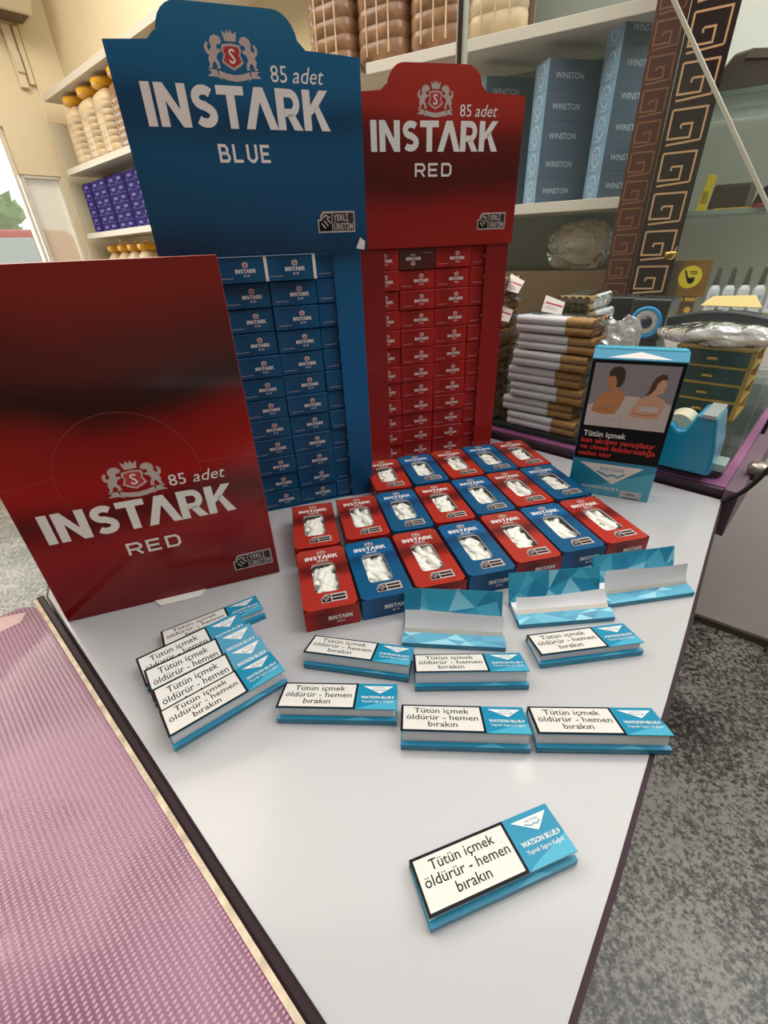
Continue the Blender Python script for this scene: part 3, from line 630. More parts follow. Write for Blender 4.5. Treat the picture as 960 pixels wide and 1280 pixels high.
# ------------------------------------------------------------------ filter-tip boxes lying on the worktop
def filter_box(txt, top, side, end, seed):
    """box on its back, logo end away from the camera; origin at the middle of its underside"""
    w, l, h = 39.6, 75.0, 19.0; r = random.Random(seed)
    t = thing('filter_tip_box', '', 'box', (0, 0, -3000), 0, 'filter-tip boxes laid out on the worktop')
    m = MB(); x0, x1, y0, y1 = -w / 2, w / 2, -l / 2, l / 2
    m.add([(x0, y0, 0), (x1, y0, 0), (x1, y1, 0), (x0, y1, 0), (x0, y0, h), (x1, y0, h), (x1, y1, h), (x0, y1, h)], [(0, 3, 2, 1), (1, 2, 6, 5), (2, 3, 7, 6), (3, 0, 4, 7)], side)
    m.add([(x0, y0, 0), (x1, y0, 0), (x1, y0, h), (x0, y0, h)], [(0, 1, 2, 3)], end)
    hole = rrect(-9.6, 9.2, -19.5, 15.5, 3.5, 5)       # counter-clockwise from the right-hand top corner
    n = len(hole); per = []
    for i in range(n):
        q = i // 6; f = (i % 6) / 5
        A, B, Cc = [((x1, (y1 - 3)), (x1, y1), (x1 - 3, y1)), ((x0 + 3, y1), (x0, y1), (x0, y1 - 3)), ((x0, y0 + 3), (x0, y0), (x0 + 3, y0)), ((x1 - 3, y0), (x1, y0), (x1, y0 + 3))][q]
        per.append(tuple(A[k] + (B[k] - A[k]) * f * 2 if f < .5 else B[k] + (Cc[k] - B[k]) * (f * 2 - 1) for k in (0, 1)))
    vs = [(x, y, h) for x, y in per] + [(x, y, h) for x, y in hole]
    m.add(vs, [(i, (i + 1) % n, n + (i + 1) % n, n + i) for i in range(n)], top)
    # corner points of the outer ring skip the exact corners by under 2 mm; close them
    for sx in (x0, x1):
        for sy in (y0, y1):
            dx = 3 if sx < 0 else -3; dy = 3 if sy < 0 else -3
            m.add([(sx, sy, h), (sx + dx, sy, h), (sx, sy + dy, h)], [(0, 1, 2)], top)
    m.add([(x, y, h) for x, y in hole] + [(x, y, h - 1.0) for x, y in hole], [(i, (i + 1) % n, n + (i + 1) % n, n + i) for i in range(n)], CARD)
    m.plane((0, 0, h), (1, 0, 0), (0, 1, 0))
    wordmark(m, 0, 22.2, 27, 5.0, WHITE, .12, 3); subword(m, txt, 0.5, 18.6, 9, 2.4, WHITE); crest(m, .5, 29.6, 7.5, .12, True); m.rect(-9, 8, 16.9, 17.3, GREY, .1)
    origin_badge(m, -6, -31.5, 19, .12, True)
    m.plane((0, y0, 0), (1, 0, 0), (0, 0, 1)); wordmark(m, 6, 7.5, 18, 3.6, WHITE, .1, 3); subword(m, txt, 6, 4.2, 5.5, 1.7, WHITE, .1)
    m.box(x0 + .6, x1 - .6, y0 - .3, y0, h - 2.6, h - 2.2, side)
    m.build('carton', t)
    m = MB(); m.box(-16, 16, -30, 27, 2, 4, TRAYDARK)
    for i in range(32):
        a = r.gauss(PI / 2, .55); L = 15; x, y, z = r.uniform(-7.5, 7.5), r.uniform(-19, 14), r.uniform(9, 14.8)
        d = Vector((math.cos(a), math.sin(a), r.uniform(-.12, .12))) * L / 2; p = Vector((x, y, z)); m.cyl(p - d, p + d, 3.0, 3.0, 10, FILTER)
    m.build('filter_tips', t, kind='stuff', label='white filter tips showing through the window')
    m = MB(); m.add([(x, y, h - .35) for x, y in hole], [tuple(range(n))], film('window_film', '#f2f0ea', .04, .06, .12, .4, 120)); m.build('window_film', t)
    return t
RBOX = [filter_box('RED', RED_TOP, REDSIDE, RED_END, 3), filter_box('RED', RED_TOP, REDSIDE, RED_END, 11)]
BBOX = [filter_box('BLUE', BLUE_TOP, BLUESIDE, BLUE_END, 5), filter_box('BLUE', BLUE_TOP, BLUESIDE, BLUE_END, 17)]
spots = [  # row, colour, x, y, yaw
    (1, 'r', -48.4, 274.5, 12.4), (1, 'b', -8.0, 284, 13.0), (1, 'r', 33.2, 295.0, 12.6), (1, 'b', 74.6, 305.8, 12.3), (1, 'r', 115.6, 319.6, 11.8), (1, 'b', 155.9, 330.6, 12.1), (1, 'r', 196.8, 340.1, 11.8),
    (2, 'r', -65.2, 351.6, 10.5), (2, 'r', -21.6, 362.6, 11.8), (2, 'b', 18.9, 372.6, 11.4), (2, 'r', 59.2, 383.2, 11.2), (2, 'b', 99.9, 395.5, 11.5), (2, 'r', 140.5, 407.0, 12.2), (2, 'b', 180.6, 417.8, 12.6),
    (3, 'r', 5.0, 452.0, 11.0), (3, 'b', 46.0, 463.0, 12.0), (3, 'r', 87.0, 473.6, 12.0), (3, 'b', 127.0, 484.2, 11.2), (3, 'r', 167.2, 493.6, 10.5)]
rown = {1: 'front', 2: 'middle', 3: 'back'}; cnt = {1: 0, 2: 0, 3: 0}; used = {'r': 0, 'b': 0}
ordn = ['leftmost', 'second from the left', 'third from the left', 'fourth from the left', 'fifth from the left', 'sixth from the left', 'seventh from the left']
for row, c, x, y, yaw in spots:
    src = (RBOX if c == 'r' else BBOX); k = used[c]; used[c] += 1
    nm = 'red' if c == 'r' else 'blue'; n = cnt[row]; cnt[row] += 1
    last = {1: 6, 2: 6, 3: 4}[row]
    lb = f'{nm} filter-tip box with a clear window, {"rightmost" if n == last else ordn[n]} in the {rown[row]} row'
    if k < 2:
        o = src[k]; o.location = (x / 1000, y / 1000, Z0 / 1000); o.rotation_euler = (0, 0, R(yaw)); o['label'] = lb
    else: clone(src[k % 2], (x, y, 0), R(yaw), lb)

# ------------------------------------------------------------------ rolling-paper booklets
LN, DP = 70.0, 24.0
TEALB = mat('teal_facet_mid', '#2a96b6', .38, coat=.2); TEALD = mat('teal_facet_deep', '#0b7a9e', .38, coat=.2)
def facets(m, x0, x1, y0, y1, seed, lift=.1, n=7):
    """flat printed facets: a strip of uneven triangles in close shades"""
    r = random.Random(seed); w = (x1 - x0) / n; pal = [TEALB, TEALD, TEAL2, TEALB, TEAL, TEAL3]
    top = [x0] + [x0 + w * (i + r.uniform(-.3, .3)) for i in range(1, n)] + [x1]
    md = [(x0, y0 + (y1 - y0) * r.uniform(.4, .6))] + [(x0 + w * (i + .5 + r.uniform(-.35, .35)), y0 + (y1 - y0) * r.uniform(.25, .8)) for i in range(n)] + [(x1, y0 + (y1 - y0) * r.uniform(.4, .6))]
    bot = [x0] + [x0 + w * (i + r.uniform(-.35, .35)) for i in range(1, n)] + [x1]
    for ys, xs, fl in ((y1, top, 0), (y0, bot, 1)):
        for i in range(n + 1):
            tri = [md[i], md[i + 1], (xs[i], ys)]
            m.poly(tri if fl == 0 else tri[::-1], r.choice(pal), lift)
            if i < n:
                tri = [(xs[i], ys), md[i + 1], (xs[i + 1], ys)]; m.poly(tri if fl == 0 else tri[::-1], r.choice(pal), lift)
def brand_triangle(m, xc, y, w, lift=.12):
    h = w * .36
    m.poly([(xc - w / 2, y + h), (xc + w * .08, y), (xc + w / 2, y + h)][::1], WHITE, lift)
    m.stroke([(xc - w * .20, y + h * .60), (xc - w * .02, y + h * .40), (xc + w * .05, y + h * .50), (xc + w * .14, y + h * .40), (xc + w * .24, y + h * .60)], w * .028, TEAL, lift + .06)
    m.text('WATSON', xc + w * .02, y + h * .68, h * .24, TEAL, 'C', .01, lift=lift + .06)
def cover_mesh():
    m = MB(); m.box(-LN / 2, LN / 2, -22.6, 0, 0, .5, TEAL); m.plane((0, 0, .5), (1, 0, 0), (0, 1, 0))
    x0, x1 = -LN / 2, -LN / 2 + 46.2
    m.rect(x0, x1, -22.6, 0, BLACK, .06); m.rect(x0 + 1.3, x1 - 1.3, -21.3, -1.3, LABEL, .12)
    xc = (x0 + x1) / 2
    for t, y in (('Tütün içmek', -7.2), ('öldürür - hemen', -13.0), ('bırakın', -18.6)): m.text(t, xc, y, 6.2, BLACK, 'C', .006, lift=.18, sx=.98)
    m.poly([(x1, -22.6), (35, -22.6), (35, -14), (x1 + 6, -20)], TEAL2, .05)
    brand_triangle(m, 23.6, -9.2, 18.5)
    m.text('WATSON BLUE.9', 23.6, -13.6, 3.1, WHITE, 'C', .02, width=19.5); m.text('Yaprak Sigara Kağıdı', 23.6, -16.8, 2.6, WHITE, 'C', 0, width=18.5)
    return m
COVER = None; BASE = None
def booklet(label, x, y, yaw, front_z, rx=0.0, z=0.0, group='closed rolling-paper booklets on the worktop', hinge=5.0):
    """origin under the middle; front (lip) edge towards -y, spine at +y"""
    global COVER, BASE
    t = thing('rolling_paper_booklet', label, 'booklet', (x, y, z), R(yaw), group, rx)
    if BASE is None:
        m = MB(); m.box(-LN / 2, LN / 2, -12, 12, 0, .5, TEAL); m.box(-LN / 2, LN / 2, 11.5, 12, 0, hinge, TEAL)
        m.box(-LN / 2, LN / 2, -12, -11.5, 0, 4.2, TEAL); m.hexa([(-LN / 2, -12, 3.8), (LN / 2, -12, 3.8), (LN / 2, -9.5, 4.0), (-LN / 2, -9.5, 4.0)], [(-LN / 2, -12, 4.2), (LN / 2, -12, 4.2), (LN / 2, -9.5, 4.4), (-LN / 2, -9.5, 4.4)], TEAL)
        m.plane((0, -12, 0), (1, 0, 0), (0, 0, 1)); m.text('YAPRAK SİGARA KAĞIDI', -31, 1.0, 1.5, TEAL3, 'L', .01); m.text('WATSON BLUE.9', 4, 1.0, 1.5, TEAL3, 'L', .01, sx=1.3)
        m.plane((0, -12, 4.2), (1, 0, 0), (0, 2.5, .2)); m.poly([(4, 0), (22, 0), (15, 2.4)], TEAL2, .05)
        BASE = m.build('base_card', t)
        m = MB(); m.box(-LN / 2 + .8, LN / 2 - .8, -9.3, 11, .5, 3.3, PAPER); BASE_P = m.build('paper_stack', t); BASE['paper'] = BASE_P.name
    else:
        for src in (BASE, bpy.data.objects[BASE['paper']]):
            c = src.copy(); C.objects.link(c); c.parent = t
    dz = front_z - hinge; ang = math.asin(max(-.5, min(.95, dz / 22.6)))
    m = MB(); yf = 12 - 21.8 * math.cos(ang); zf = hinge + 21.8 * math.sin(ang) - .3
    if zf > 4.9: m.hexa([(-34, -9.2, 4.0), (34, -9.2, 4.0), (34, -8.9, 4.0), (-34, -8.9, 4.0)], [(-34, yf + 1, zf), (34, yf + 1, zf), (34, yf + 1.5, zf), (-34, yf + 1.5, zf)], PAPER); m.build('paper_leaf', t)
    if COVER is None: COVER = c = cover_mesh().build('cover', t)
    else:
        c = COVER.copy(); C.objects.link(c); c.parent = t
    c.location = (0, .012, hinge / 1000); c.rotation_euler = (-ang, 0, 0)
    return t
def from_front(a, b):        # centre and yaw from the two ends of the front bottom edge
    u = Vector((b[0] - a[0], b[1] - a[1])).normalized(); c = Vector(((a[0] + b[0]) / 2, (a[1] + b[1]) / 2)) + Vector((-u.y, u.x)) * 12
    return c.x, c.y, math.degrees(math.atan2(u.y, u.x))
for lb, a, b, fz in (
    ('closed teal rolling-paper booklet lying alone nearest the camera', (11.1, 66.6), (78.2, 87.3), 8.6),
    ('teal rolling-paper booklet lying left of the corner one in the row nearest the front', (3.5, 143.2), (73.1, 137.8), 12.4),
    ('teal rolling-paper booklet reaching over the right-hand worktop edge', (76.3, 138.2), (146.5, 133.8), 12.2),
    ('teal rolling-paper booklet just in front of the leftmost open booklet', (14.4, 180.1), (84.1, 177.7), 13.0),
    ('teal rolling-paper booklet lying in front of the middle open booklet', (96.2, 192.8), (166.2, 200.0), 9.5),
    ('teal rolling-paper booklet in front of the leftmost red filter-tip box', (-57.6, 201.8), (10.9, 186.8), 12.0),
    ('teal rolling-paper booklet just right of the fanned booklets, by itself', (-67.7, 162.5), (1.4, 157.6), 10.8)):
    x, y, yaw = from_front(a, b); booklet(lb, x, y, yaw, fz)
# the fan of five at the left, each leaning back on the one behind
for i, (lb, a, b, fz, tilt) in enumerate((
    ('front booklet of the fanned pile at the left, wide open at the front', (-122.4, 147.6), (-66.3, 189.5), 13.0, 15),
    ('second booklet from the front of the fanned pile at the left', (-133.5, 162.5), (-76.5, 203.2), 5.2, 17),
    ('middle booklet of the fanned pile at the left', (-145.5, 177.0), (-87.2, 215.8), 5.0, 18),
    ('fourth booklet from the front of the fanned pile at the left', (-155.0, 188.0), (-98.3, 229.0), 5.0, 14),
    ('rearmost booklet of the fanned pile, nearest the big red box', (-153.0, 214.5), (-92.5, 249.7), 8.5, 0))):
    x, y, yaw = from_front(a, b); tl = R(tilt)
    u = Vector((math.cos(R(yaw)), math.sin(R(yaw)))); vv = Vector((-u.y, u.x)); sh = 12 * math.cos(tl) - 12
    booklet(lb, x + vv.x * sh, y + vv.y * sh, yaw, fz, tl, 12 * math.sin(tl), 'fanned rolling-paper booklets at the left')
# three open booklets
def open_booklet(label, a, b, lean, paper_lean, paper_h, seed):
    x, y, yaw = from_front(a, b)
    t = thing('rolling_paper_booklet', label, 'booklet', (x, y, 0), R(yaw), 'open rolling-paper booklets')
    m = MB(); m.box(-35, 35, -12, 12, 0, .5, TEAL); m.box(-35, 35, 11.5, 12, 0, 4, TEAL); m.box(-35, 35, -12, -11.5, 0, 3.6, TEAL)
    m.hexa([(-35, -12, 3.3), (35, -12, 3.3), (35, -3.5, 5.2), (-35, -3.5, 5.2)], [(-35, -12, 3.7), (35, -12, 3.7), (35, -3.5, 5.6), (-35, -3.5, 5.6)], TEAL)
    m.plane((0, -12, 3.7), (1, 0, 0), (0, 8.5, 1.9)); facets(m, -35, 35, 0, 8.6, seed, .05, 4)
    m.plane((0, -12, 0), (1, 0, 0), (0, 0, 1)); m.text('YAPRAK SİGARA KAĞIDI', -31, 1.1, 1.6, TEAL3, 'L', .01); m.text('WATSON BLUE.9', 4, 1.1, 1.6, TEAL3, 'L', .01, sx=1.3)
    m.build('base_card', t)
    m = MB(); m.box(-34, 34, -3.5, 11, .5, 4, PAPER); m.build('paper_stack', t)
    m = MB(); m.box(-35, 35, 0, .5, 0, 22.6, TEAL); m.plane((0, 0, 0), (1, 0, 0), (0, 0, 1)); facets(m, -35, 35, 0, 22.6, seed + 50, .1, 5)
    m.build('cover', t, (0, 12, 3.8), (R(lean), 0, 0))
    m = MB(); r = random.Random(seed); n = 14; ph = r.uniform(0, 6); vs = []
    for i in range(n + 1):
        xx = -33.5 + 67.5 * i / n; top = paper_h * (1 + .10 * math.sin(i / n * 3.3 + ph) + .05 * (i / n - .5))
        for j in range(5):
            f = j / 4; vs.append((xx, .9 * math.sin(f * 3) + .6 * math.sin(i * .5 + ph) * f, top * f))
    m.add(vs, [(i * 5 + j, (i + 1) * 5 + j, (i + 1) * 5 + j + 1, i * 5 + j + 1) for i in range(n) for j in range(4)], PAPER, True)
    m.plane((0, .05, 0), (1, 0, 0), (0, 0, 1)); m.rect(-33.5, 33.5, 0, 3.2, CREAM, .7)
    m.build('paper_leaf', t, (0, -3.2, 5.2), (R(paper_lean), 0, 0))
    return t
open_booklet('open rolling-paper booklet, leftmost of three, its white leaf standing up', (8.3, 216.7), (77.9, 208.0), -22, -22, 15, 21)
open_booklet('open rolling-paper booklet, middle of the three open ones', (92.5, 228.1), (162.6, 231.7), -20, -38, 13, 33)
open_booklet('open rolling-paper booklet, rightmost, nearest the worktop corner', (163.8, 244.9), (233.5, 253.7), -18, -14, 18, 45)

# ------------------------------------------------------------------ standing teal pack with the warning picture
t = thing('rolling_paper_pack', 'tall teal pack with a warning picture standing at the back right of the worktop', 'box', (197.6, 423.1, 0), R(-26.7))
W, Hh, D = 78.0, 148.0, 24.0
u = Vector((math.cos(R(-26.7)), math.sin(R(-26.7)))); nrm = Vector((-u.y, u.x)); off = 9.0
t.location = ((197.6 + nrm.x * off + u.x * 2) / 1000, (423.1 + nrm.y * off + u.y * 2) / 1000, Z0 / 1000)
m = MB(); m.prism([(0, 0, 0), (0, D, 0), (0, D, Hh), (0, 9, Hh), (0, 0, Hh - 7)], (W, 0, 0), TEAL); m.plane((0, 0, 0), (1, 0, 0), (0, 0, 1))
m.poly([(0, 0), (W, 0), (W, 33), (0, 30)][:3], TEAL2, .04)
m.rect(0.4, W - .4, 40, Hh - 8, BLACK, .1)
px0, px1, py0, py1 = 3.5, W - 3.5, 76, Hh - 11
m.rect(px0, px1, py0, py1, mat('photo_grey', '#8f8b92', .4), .16)
BED = mat('photo_bedding', '#c9bfbc', .4); SK1 = mat('photo_skin_tan', '#c08455', .4); SK2 = mat('photo_skin_light', '#d3a184', .4); HA1 = mat('photo_hair_dark', '#3d2a20', .4); HA2 = mat('photo_hair_brown', '#5c3420', .4); SHD = mat('photo_bed_fold', '#aea39f', .4)
q = lambda pts: [(px0 + x * (px1 - px0), py0 + y * (py1 - py0)) for x, y in pts]
m.poly(q([(0, 0), (1, 0), (1, .42), (.88, .48), (.74, .40), (.60, .52), (.44, .52), (.36, .40), (.18, .42), (0, .34)]), BED, .22)
# man: torso with folded arms, head turned to the left
m.poly(q([(.06, .24), (.06, .30), (.10, .44), (.14, .54), (.20, .58), (.25, .60), (.26, .66), (.33, .66), (.34, .60), (.42, .58), (.44, .50), (.40, .34), (.36, .22), (.20, .20)]), SK1, .28)
m.poly(q([(.20, .66), (.19, .72), (.18, .76), (.19, .84), (.22, .88), (.32, .88), (.35, .80), (.33, .68), (.28, .62), (.22, .63)]), SK1, .30)
m.poly(q([(.20, .80), (.19, .88), (.24, .95), (.32, .96), (.38, .90), (.39, .76), (.36, .66), (.31, .64), (.30, .74), (.27, .82)]), HA1, .34)
m.stroke(q([(.08, .27), (.20, .30), (.32, .25)]), .7, mat('photo_skin_line', '#95623f', .4), .32); m.stroke(q([(.14, .40), (.22, .33), (.36, .34)]), .6, mat('photo_skin_line'), .32)
# woman: bare shoulders above the sheet, head turned to the right
m.poly(q([(.52, .22), (.56, .36), (.60, .48), (.68, .53), (.72, .56), (.74, .62), (.80, .62), (.80, .55), (.90, .50), (.92, .40), (.88, .20), (.70, .18)]), SK2, .28)
m.poly(q([(.64, .38), (.86, .38), (.86, .30), (.64, .30)]), BED, .31)
m.poly(q([(.73, .64), (.73, .76), (.78, .84), (.85, .83), (.875, .76), (.89, .70), (.87, .66), (.87, .61), (.82, .57), (.76, .58)]), SK2, .30)
m.poly(q([(.66, .54), (.70, .62), (.71, .72), (.74, .82), (.80, .88), (.86, .87), (.88, .80), (.82, .80), (.78, .74), (.77, .66), (.73, .58)]), HA2, .34)
m.stroke(q([(.56, .26), (.70, .24), (.86, .26)]), .6, mat('photo_skin_line'), .33)
m.poly(q([(0, 0), (.46, 0), (.44, .19), (.24, .21), (.08, .20), (0, .26)]), BED, .38); m.poly(q([(.48, 0), (1, 0), (1, .20), (.90, .18), (.70, .19), (.52, .20)]), BED, .38)
m.stroke(q([(.46, .0), (.45, .18)]), .7, SHD, .42); m.stroke(q([(.1, .16), (.3, .12), (.42, .14)]), .5, SHD, .42)
m.text('Tütün içmek', 5, 65, 8.0, WHITE, 'L', .022, lift=.18, width=39)
RT = mat('warning_red_ink', '#d8302a', .5)
for tx, y, wd in (('kan akışını yavaşlatır', 58, 67), ('ve cinsel iktidarsızlığa', 51, 69), ('neden olur', 44, 31)): m.text(tx, 4, y, 7.4, RT, 'L', .022, lift=.18, width=wd)
brand_triangle(m, 37, 14.5, 60); 
m.text('WATSON BLUE.9', 13, 7.6, 4.4, WHITE, 'L', .02, width=36); m.text('Yaprak Sigara Kağıdı', 13, 4.2, 3, TEAL3, 'L', 0, width=32)
m.rect(51, 71, .6, 9.5, mat('tax_stamp', '#b7babb', .5), .14); m.stroke(arc(61, 3.8, 4, 2.2, 20, 160, 8), .9, BLACK, .2); m.rect(54, 70, 1, 1.8, BLACK, .2)
m.plane((0, 0, Hh - 7), (1, 0, 0), (0, 9, 7)); m.poly([(13, 1.5), (66, 1.5), (40, 9)], WHITE, .12)
m.build('carton', t, bevel=.5)
m = MB(); m.box(2, W - 2, 9, D, Hh + .1, Hh + .6, TEAL2); m.build('top_flap', t)
# ------------------------------------------------------------------ tube bundles on the purple counter
GZ = 17.0       # top of the plate glass
TUBEW = mat('cigarette_paper_white', '#d2d4d7', .6, var=.05); CORK = mat('cork_tip_brown', '#a27b3f', .55, var=.22, vscale=180); CORKD = mat('cork_end', '#6e4a24', .7)
WRAP = film('crinkled_wrap', '#e8e6e4', .03, .12, .05, .3, 45)
def bundle():
    t = thing('tube_bundle', '', 'cigarette tubes', (0, 0, 0), KROT, 'bundles of cork-tipped tubes')
    w, c = MB(), MB(); r = random.Random(2)
    for k in range(2):
        for i in range(5):
            y = 5 + i * 9.6; z = 5.2 + k * 9.6; dx = r.uniform(-1, 1)
            w.cyl((dx, y, z), (64 + dx, y, z), 4.8, 4.8, 12, TUBEW); c.cyl((64 + dx, y, z), (96 + dx, y, z), 4.85, 4.85, 12, CORK, False)
            c.cyl((95.8 + dx, y, z), (96.2 + dx, y, z), 4.3, 4.3, 12, CORKD)
    w.build('paper_tubes', t); c.build('cork_tips', t)
    m = MB(); r = random.Random(5); nx, ny = 16, 14; vs = []
    for i in range(nx + 1):
        x = -12 + 118 * i / nx; e = 1.0 if 1 < i < nx - 1 else (.55 if i in (1, nx - 1) else .25)
        for j in range(ny):
            a = 2 * PI * j / ny; cy, cz = math.cos(a), math.sin(a); k = (abs(cy) ** 6 + abs(cz) ** 6) ** (-1 / 6)
            vs.append((x + r.uniform(-2, 2), 24.2 + 25.6 * k * cy * (e * .2 + .8), max(.05, 10 + 10.5 * k * cz * e)))
    m.add(vs, [(i * ny + j, (i + 1) * ny + j, (i + 1) * ny + (j + 1) % ny, i * ny + (j + 1) % ny) for i in range(nx) for j in range(ny)], WRAP, True)
    m.build('clear_wrap', t)
    return t
def label_flap(parent, loc, rz):
    m = MB(); m.prism([(0, 0, 0), (25, 0, 2), (22, 0, 18), (-4, 0, 21)], (0, .5, 0), mat('bag_label_white', '#dfdad6', .5)); m.plane((0, 0, 0), (1, 0, 0), (0, 0, 1)); m.rect(0, 22, 11, 13, INKRED, .2); m.rect(2, 18, 5, 6, GREY, .2); m.rect(2, 15, 7.5, 8.3, GREY, .2)
    return m.build('bag_label', parent, loc, (R(-38), R(12), rz))
tb = None; ordb = ['lowest', 'second', 'third', 'fourth', 'fifth', 'sixth', 'top']
for k in range(7):
    loc = KP(305 + rnd.uniform(-8, 6) - k * .6, 549 + rnd.uniform(0, 4), GZ + k * 20.4); lb = f'bundle of white cork-tipped tubes, {ordb[k]}{" from below" if 0 < k < 6 else ""} in the front stack beside the teal pack'
    if k == 0: tb = bundle(); tb.location = loc / 1000 + Vector((0, 0, Z0 / 1000)); tb['label'] = lb
    else: o = clone(tb, loc, KROT + R(rnd.uniform(-2.5, 2.5)), lb)
    if k == 6: label_flap(o, (22, 20, 23), R(10))
for k in range(9):
    loc = KP(421 + rnd.uniform(-4, 4), 552, GZ + k * 20.4); lb = f'bundle of tubes, {("lowest " + "second third fourth fifth sixth seventh eighth top").split()[k]}{" from below" if 0 < k < 8 else ""} in the stack against the red display, only tips showing'
    o = clone(tb, loc, KROT + R(rnd.uniform(-2, 2)), lb)
    if k == 8: label_flap(o, (92, 10, 6), R(-15))
    if k == 7: label_flap(o, (90, -6, -6), R(5))
t = thing('cardboard_box', 'brown cardboard box behind the front stack of tube bundles', 'box', KP(285, 720, GZ), KROT)
m = MB(); m.box(-40, 40, -55, 55, 0, 92, mat('brown_cardboard', '#8a6a45', .8, var=.1)); m.build('body', t, bevel=1)
m = MB(); m.box(-40, 40, -12, 12, 92.05, 92.5, mat('packing_tape', '#b59a6b', .3)); m.build('tape', t)
for k, (s, z, lb) in enumerate(((311, 92.6, 'tube bundle with cork tips facing out, bottom one on the cardboard box'), (304, 113.2, 'tube bundle with cork tips facing out, middle one on the cardboard box'), (312, 133.8, 'tube bundle with cork tips facing out, top one on the cardboard box'))):
    clone(tb, KP(s, 762, GZ + z), KROT - PI / 2 + R(4 * k - 4), lb)

def crumple(name, label, cat, loc, rad, seed, m_, rz=0, amp=.22, n1=40, n2=24):
    r = random.Random(seed); m = MB(); vs = []
    ks = [(Vector((r.gauss(0, 1), r.gauss(0, 1), r.gauss(0, 1))).normalized(), r.uniform(2, 7), r.uniform(0, 6)) for _ in range(12)]
    for i in range(n2 + 1):
        th = PI * i / n2
        for j in range(n1):
            a = 2 * PI * j / n1; d = Vector((math.sin(th) * math.cos(a), math.sin(th) * math.sin(a), math.cos(th)))
            k = 1 + amp * sum(abs(math.sin(d.dot(q) * f + p)) - .6 for q, f, p in ks) / 4
            vs.append((d.x * rad[0] * k, d.y * rad[1] * k, max(-rad[2] * .95, d.z * rad[2] * k) + rad[2] * .95))
    m.add(vs, [(i * n1 + j, i * n1 + (j + 1) % n1, (i + 1) * n1 + (j + 1) % n1, (i + 1) * n1 + j) for i in range(n2) for j in range(n1)], m_, False)
    o = m.build(name, None, loc, (0, 0, rz)); return tag(o, label, cat)
BAG = film('clear_bag', '#e9e4e0', .16, .1, .22, .6, 60); BAGW = film('milky_bag', '#d9d4d2', .55, .2, .2, .6, 60)
crumple('plastic_bag', 'crumpled milky plastic bag at the right end of the tube bundles', 'bag', KP(190, 598, GZ), (28, 22, 72), 4, BAGW, KROT, .3)
crumple('plastic_bag', 'clear plastic bag with small things lying on top of the gold drawers', 'bag', KP(112, 735, 111.5), (62, 34, 14), 8, BAGW, KROT, .3)
crumple('plastic_bag', 'big clear plastic bag on the base cabinet behind the glass', 'bag', RP(150, 1580, 160), (90, 46, 62), 15, BAG, RROT, .25)
t = thing('yellow_pouch', 'flat yellow pouch under the shelf behind the glass', 'pouch', RP(165, 1680, 160), RROT)
m = MB(); m.prism([(-62, 0, 0), (62, 0, 0), (64, 0, 118), (20, 0, 122), (-64, 0, 116)], (0, 22, 0), mat('yellow_foil', '#c99b2e', .35, coat=.4, var=.15)); m.build('body', t, bevel=3)
m = MB(); m.box(-40, 40, -.4, 0, 40, 80, mat('pouch_label', '#e8d9a0', .5)); m.build('label_patch', t)

# ------------------------------------------------------------------ glass screen
t = thing('glass_screen', 'big clear glass screen with a sloping right edge on the purple counter', 'glass screen', KP(250, 640, GZ), KROT)
gx = lambda s: 250 - s
out = [(gx(463), 0), (gx(41), 0), (gx(41), 173), (gx(463), 742)]
m = MB(); m.prism([(x, 0, z) for x, z in out], (0, 6, 0), film('screen_glass', '#9fb0a4', .045, .03, .12)); m.build('pane', t)
m = MB(); m.box(gx(463) - 6, gx(463), -3, 9, 0, 742, mat('black_gasket', '#17130f', .4)); m.build('upright_edge', t, bevel=.6)
m = MB(); m.box(gx(463) - 8, gx(463) - 6, -3, 9, 0, 742, mat('polished_edge', '#c9c9b8', .2)); m.box(gx(463), gx(463) + 2.2, -2, 8, 0, 742, mat('polished_edge')); m.build('edge_line', t)
m = MB(); d = Vector((gx(463) - gx(41), 0, 569)).normalized(); nn = Vector((d.z, 0, -d.x)) * 1.6
a, b = Vector((gx(41), -.5, 173)), Vector((gx(463), -.5, 742)); m.prism([a - nn, a + nn, b + nn, b - nn], (0, 7, 0), mat('polished_edge')); m.build('sloping_edge', t)

# ------------------------------------------------------------------ things on the right of the purple counter
t = thing('tape_dispenser', 'blue tape dispenser behind the teal pack on the purple counter', 'tape dispenser', KP(101, 534, GZ), KROT)
CY = mat('cyan_plastic', '#1089ae', .3, coat=.3)
m = MB(); m.prism([(-12, 0, 0), (51, 0, 0), (49, 0, 30), (46.5, 0, 40), (42, 0, 62), (24, 0, 63), (19, 0, 46), (12, 0, 42), (5, 0, 48), (-2, 0, 50), (-10, 0, 40)], (0, 48, 0), CY); m.build('body', t, bevel=3, seg=3)
m = MB(); m.cyl((8, 10, 42), (8, 38, 42), 15, 15, 24, mat('tape_roll', '#cfc8b0', .3)); m.build('tape_roll', t)
m = MB(); m.box(28, 41, -1.5, 49, 60.5, 64, mat('steel_blade', '#b7bcbc', .3, metal=.6)); m.build('cutter', t)
m = MB(); m.box(44, 60, 20, 46, 0, 9, mat('clear_acrylic', '#9fb8b2', .15, coat=.6)); m.build('foot', t, bevel=1)

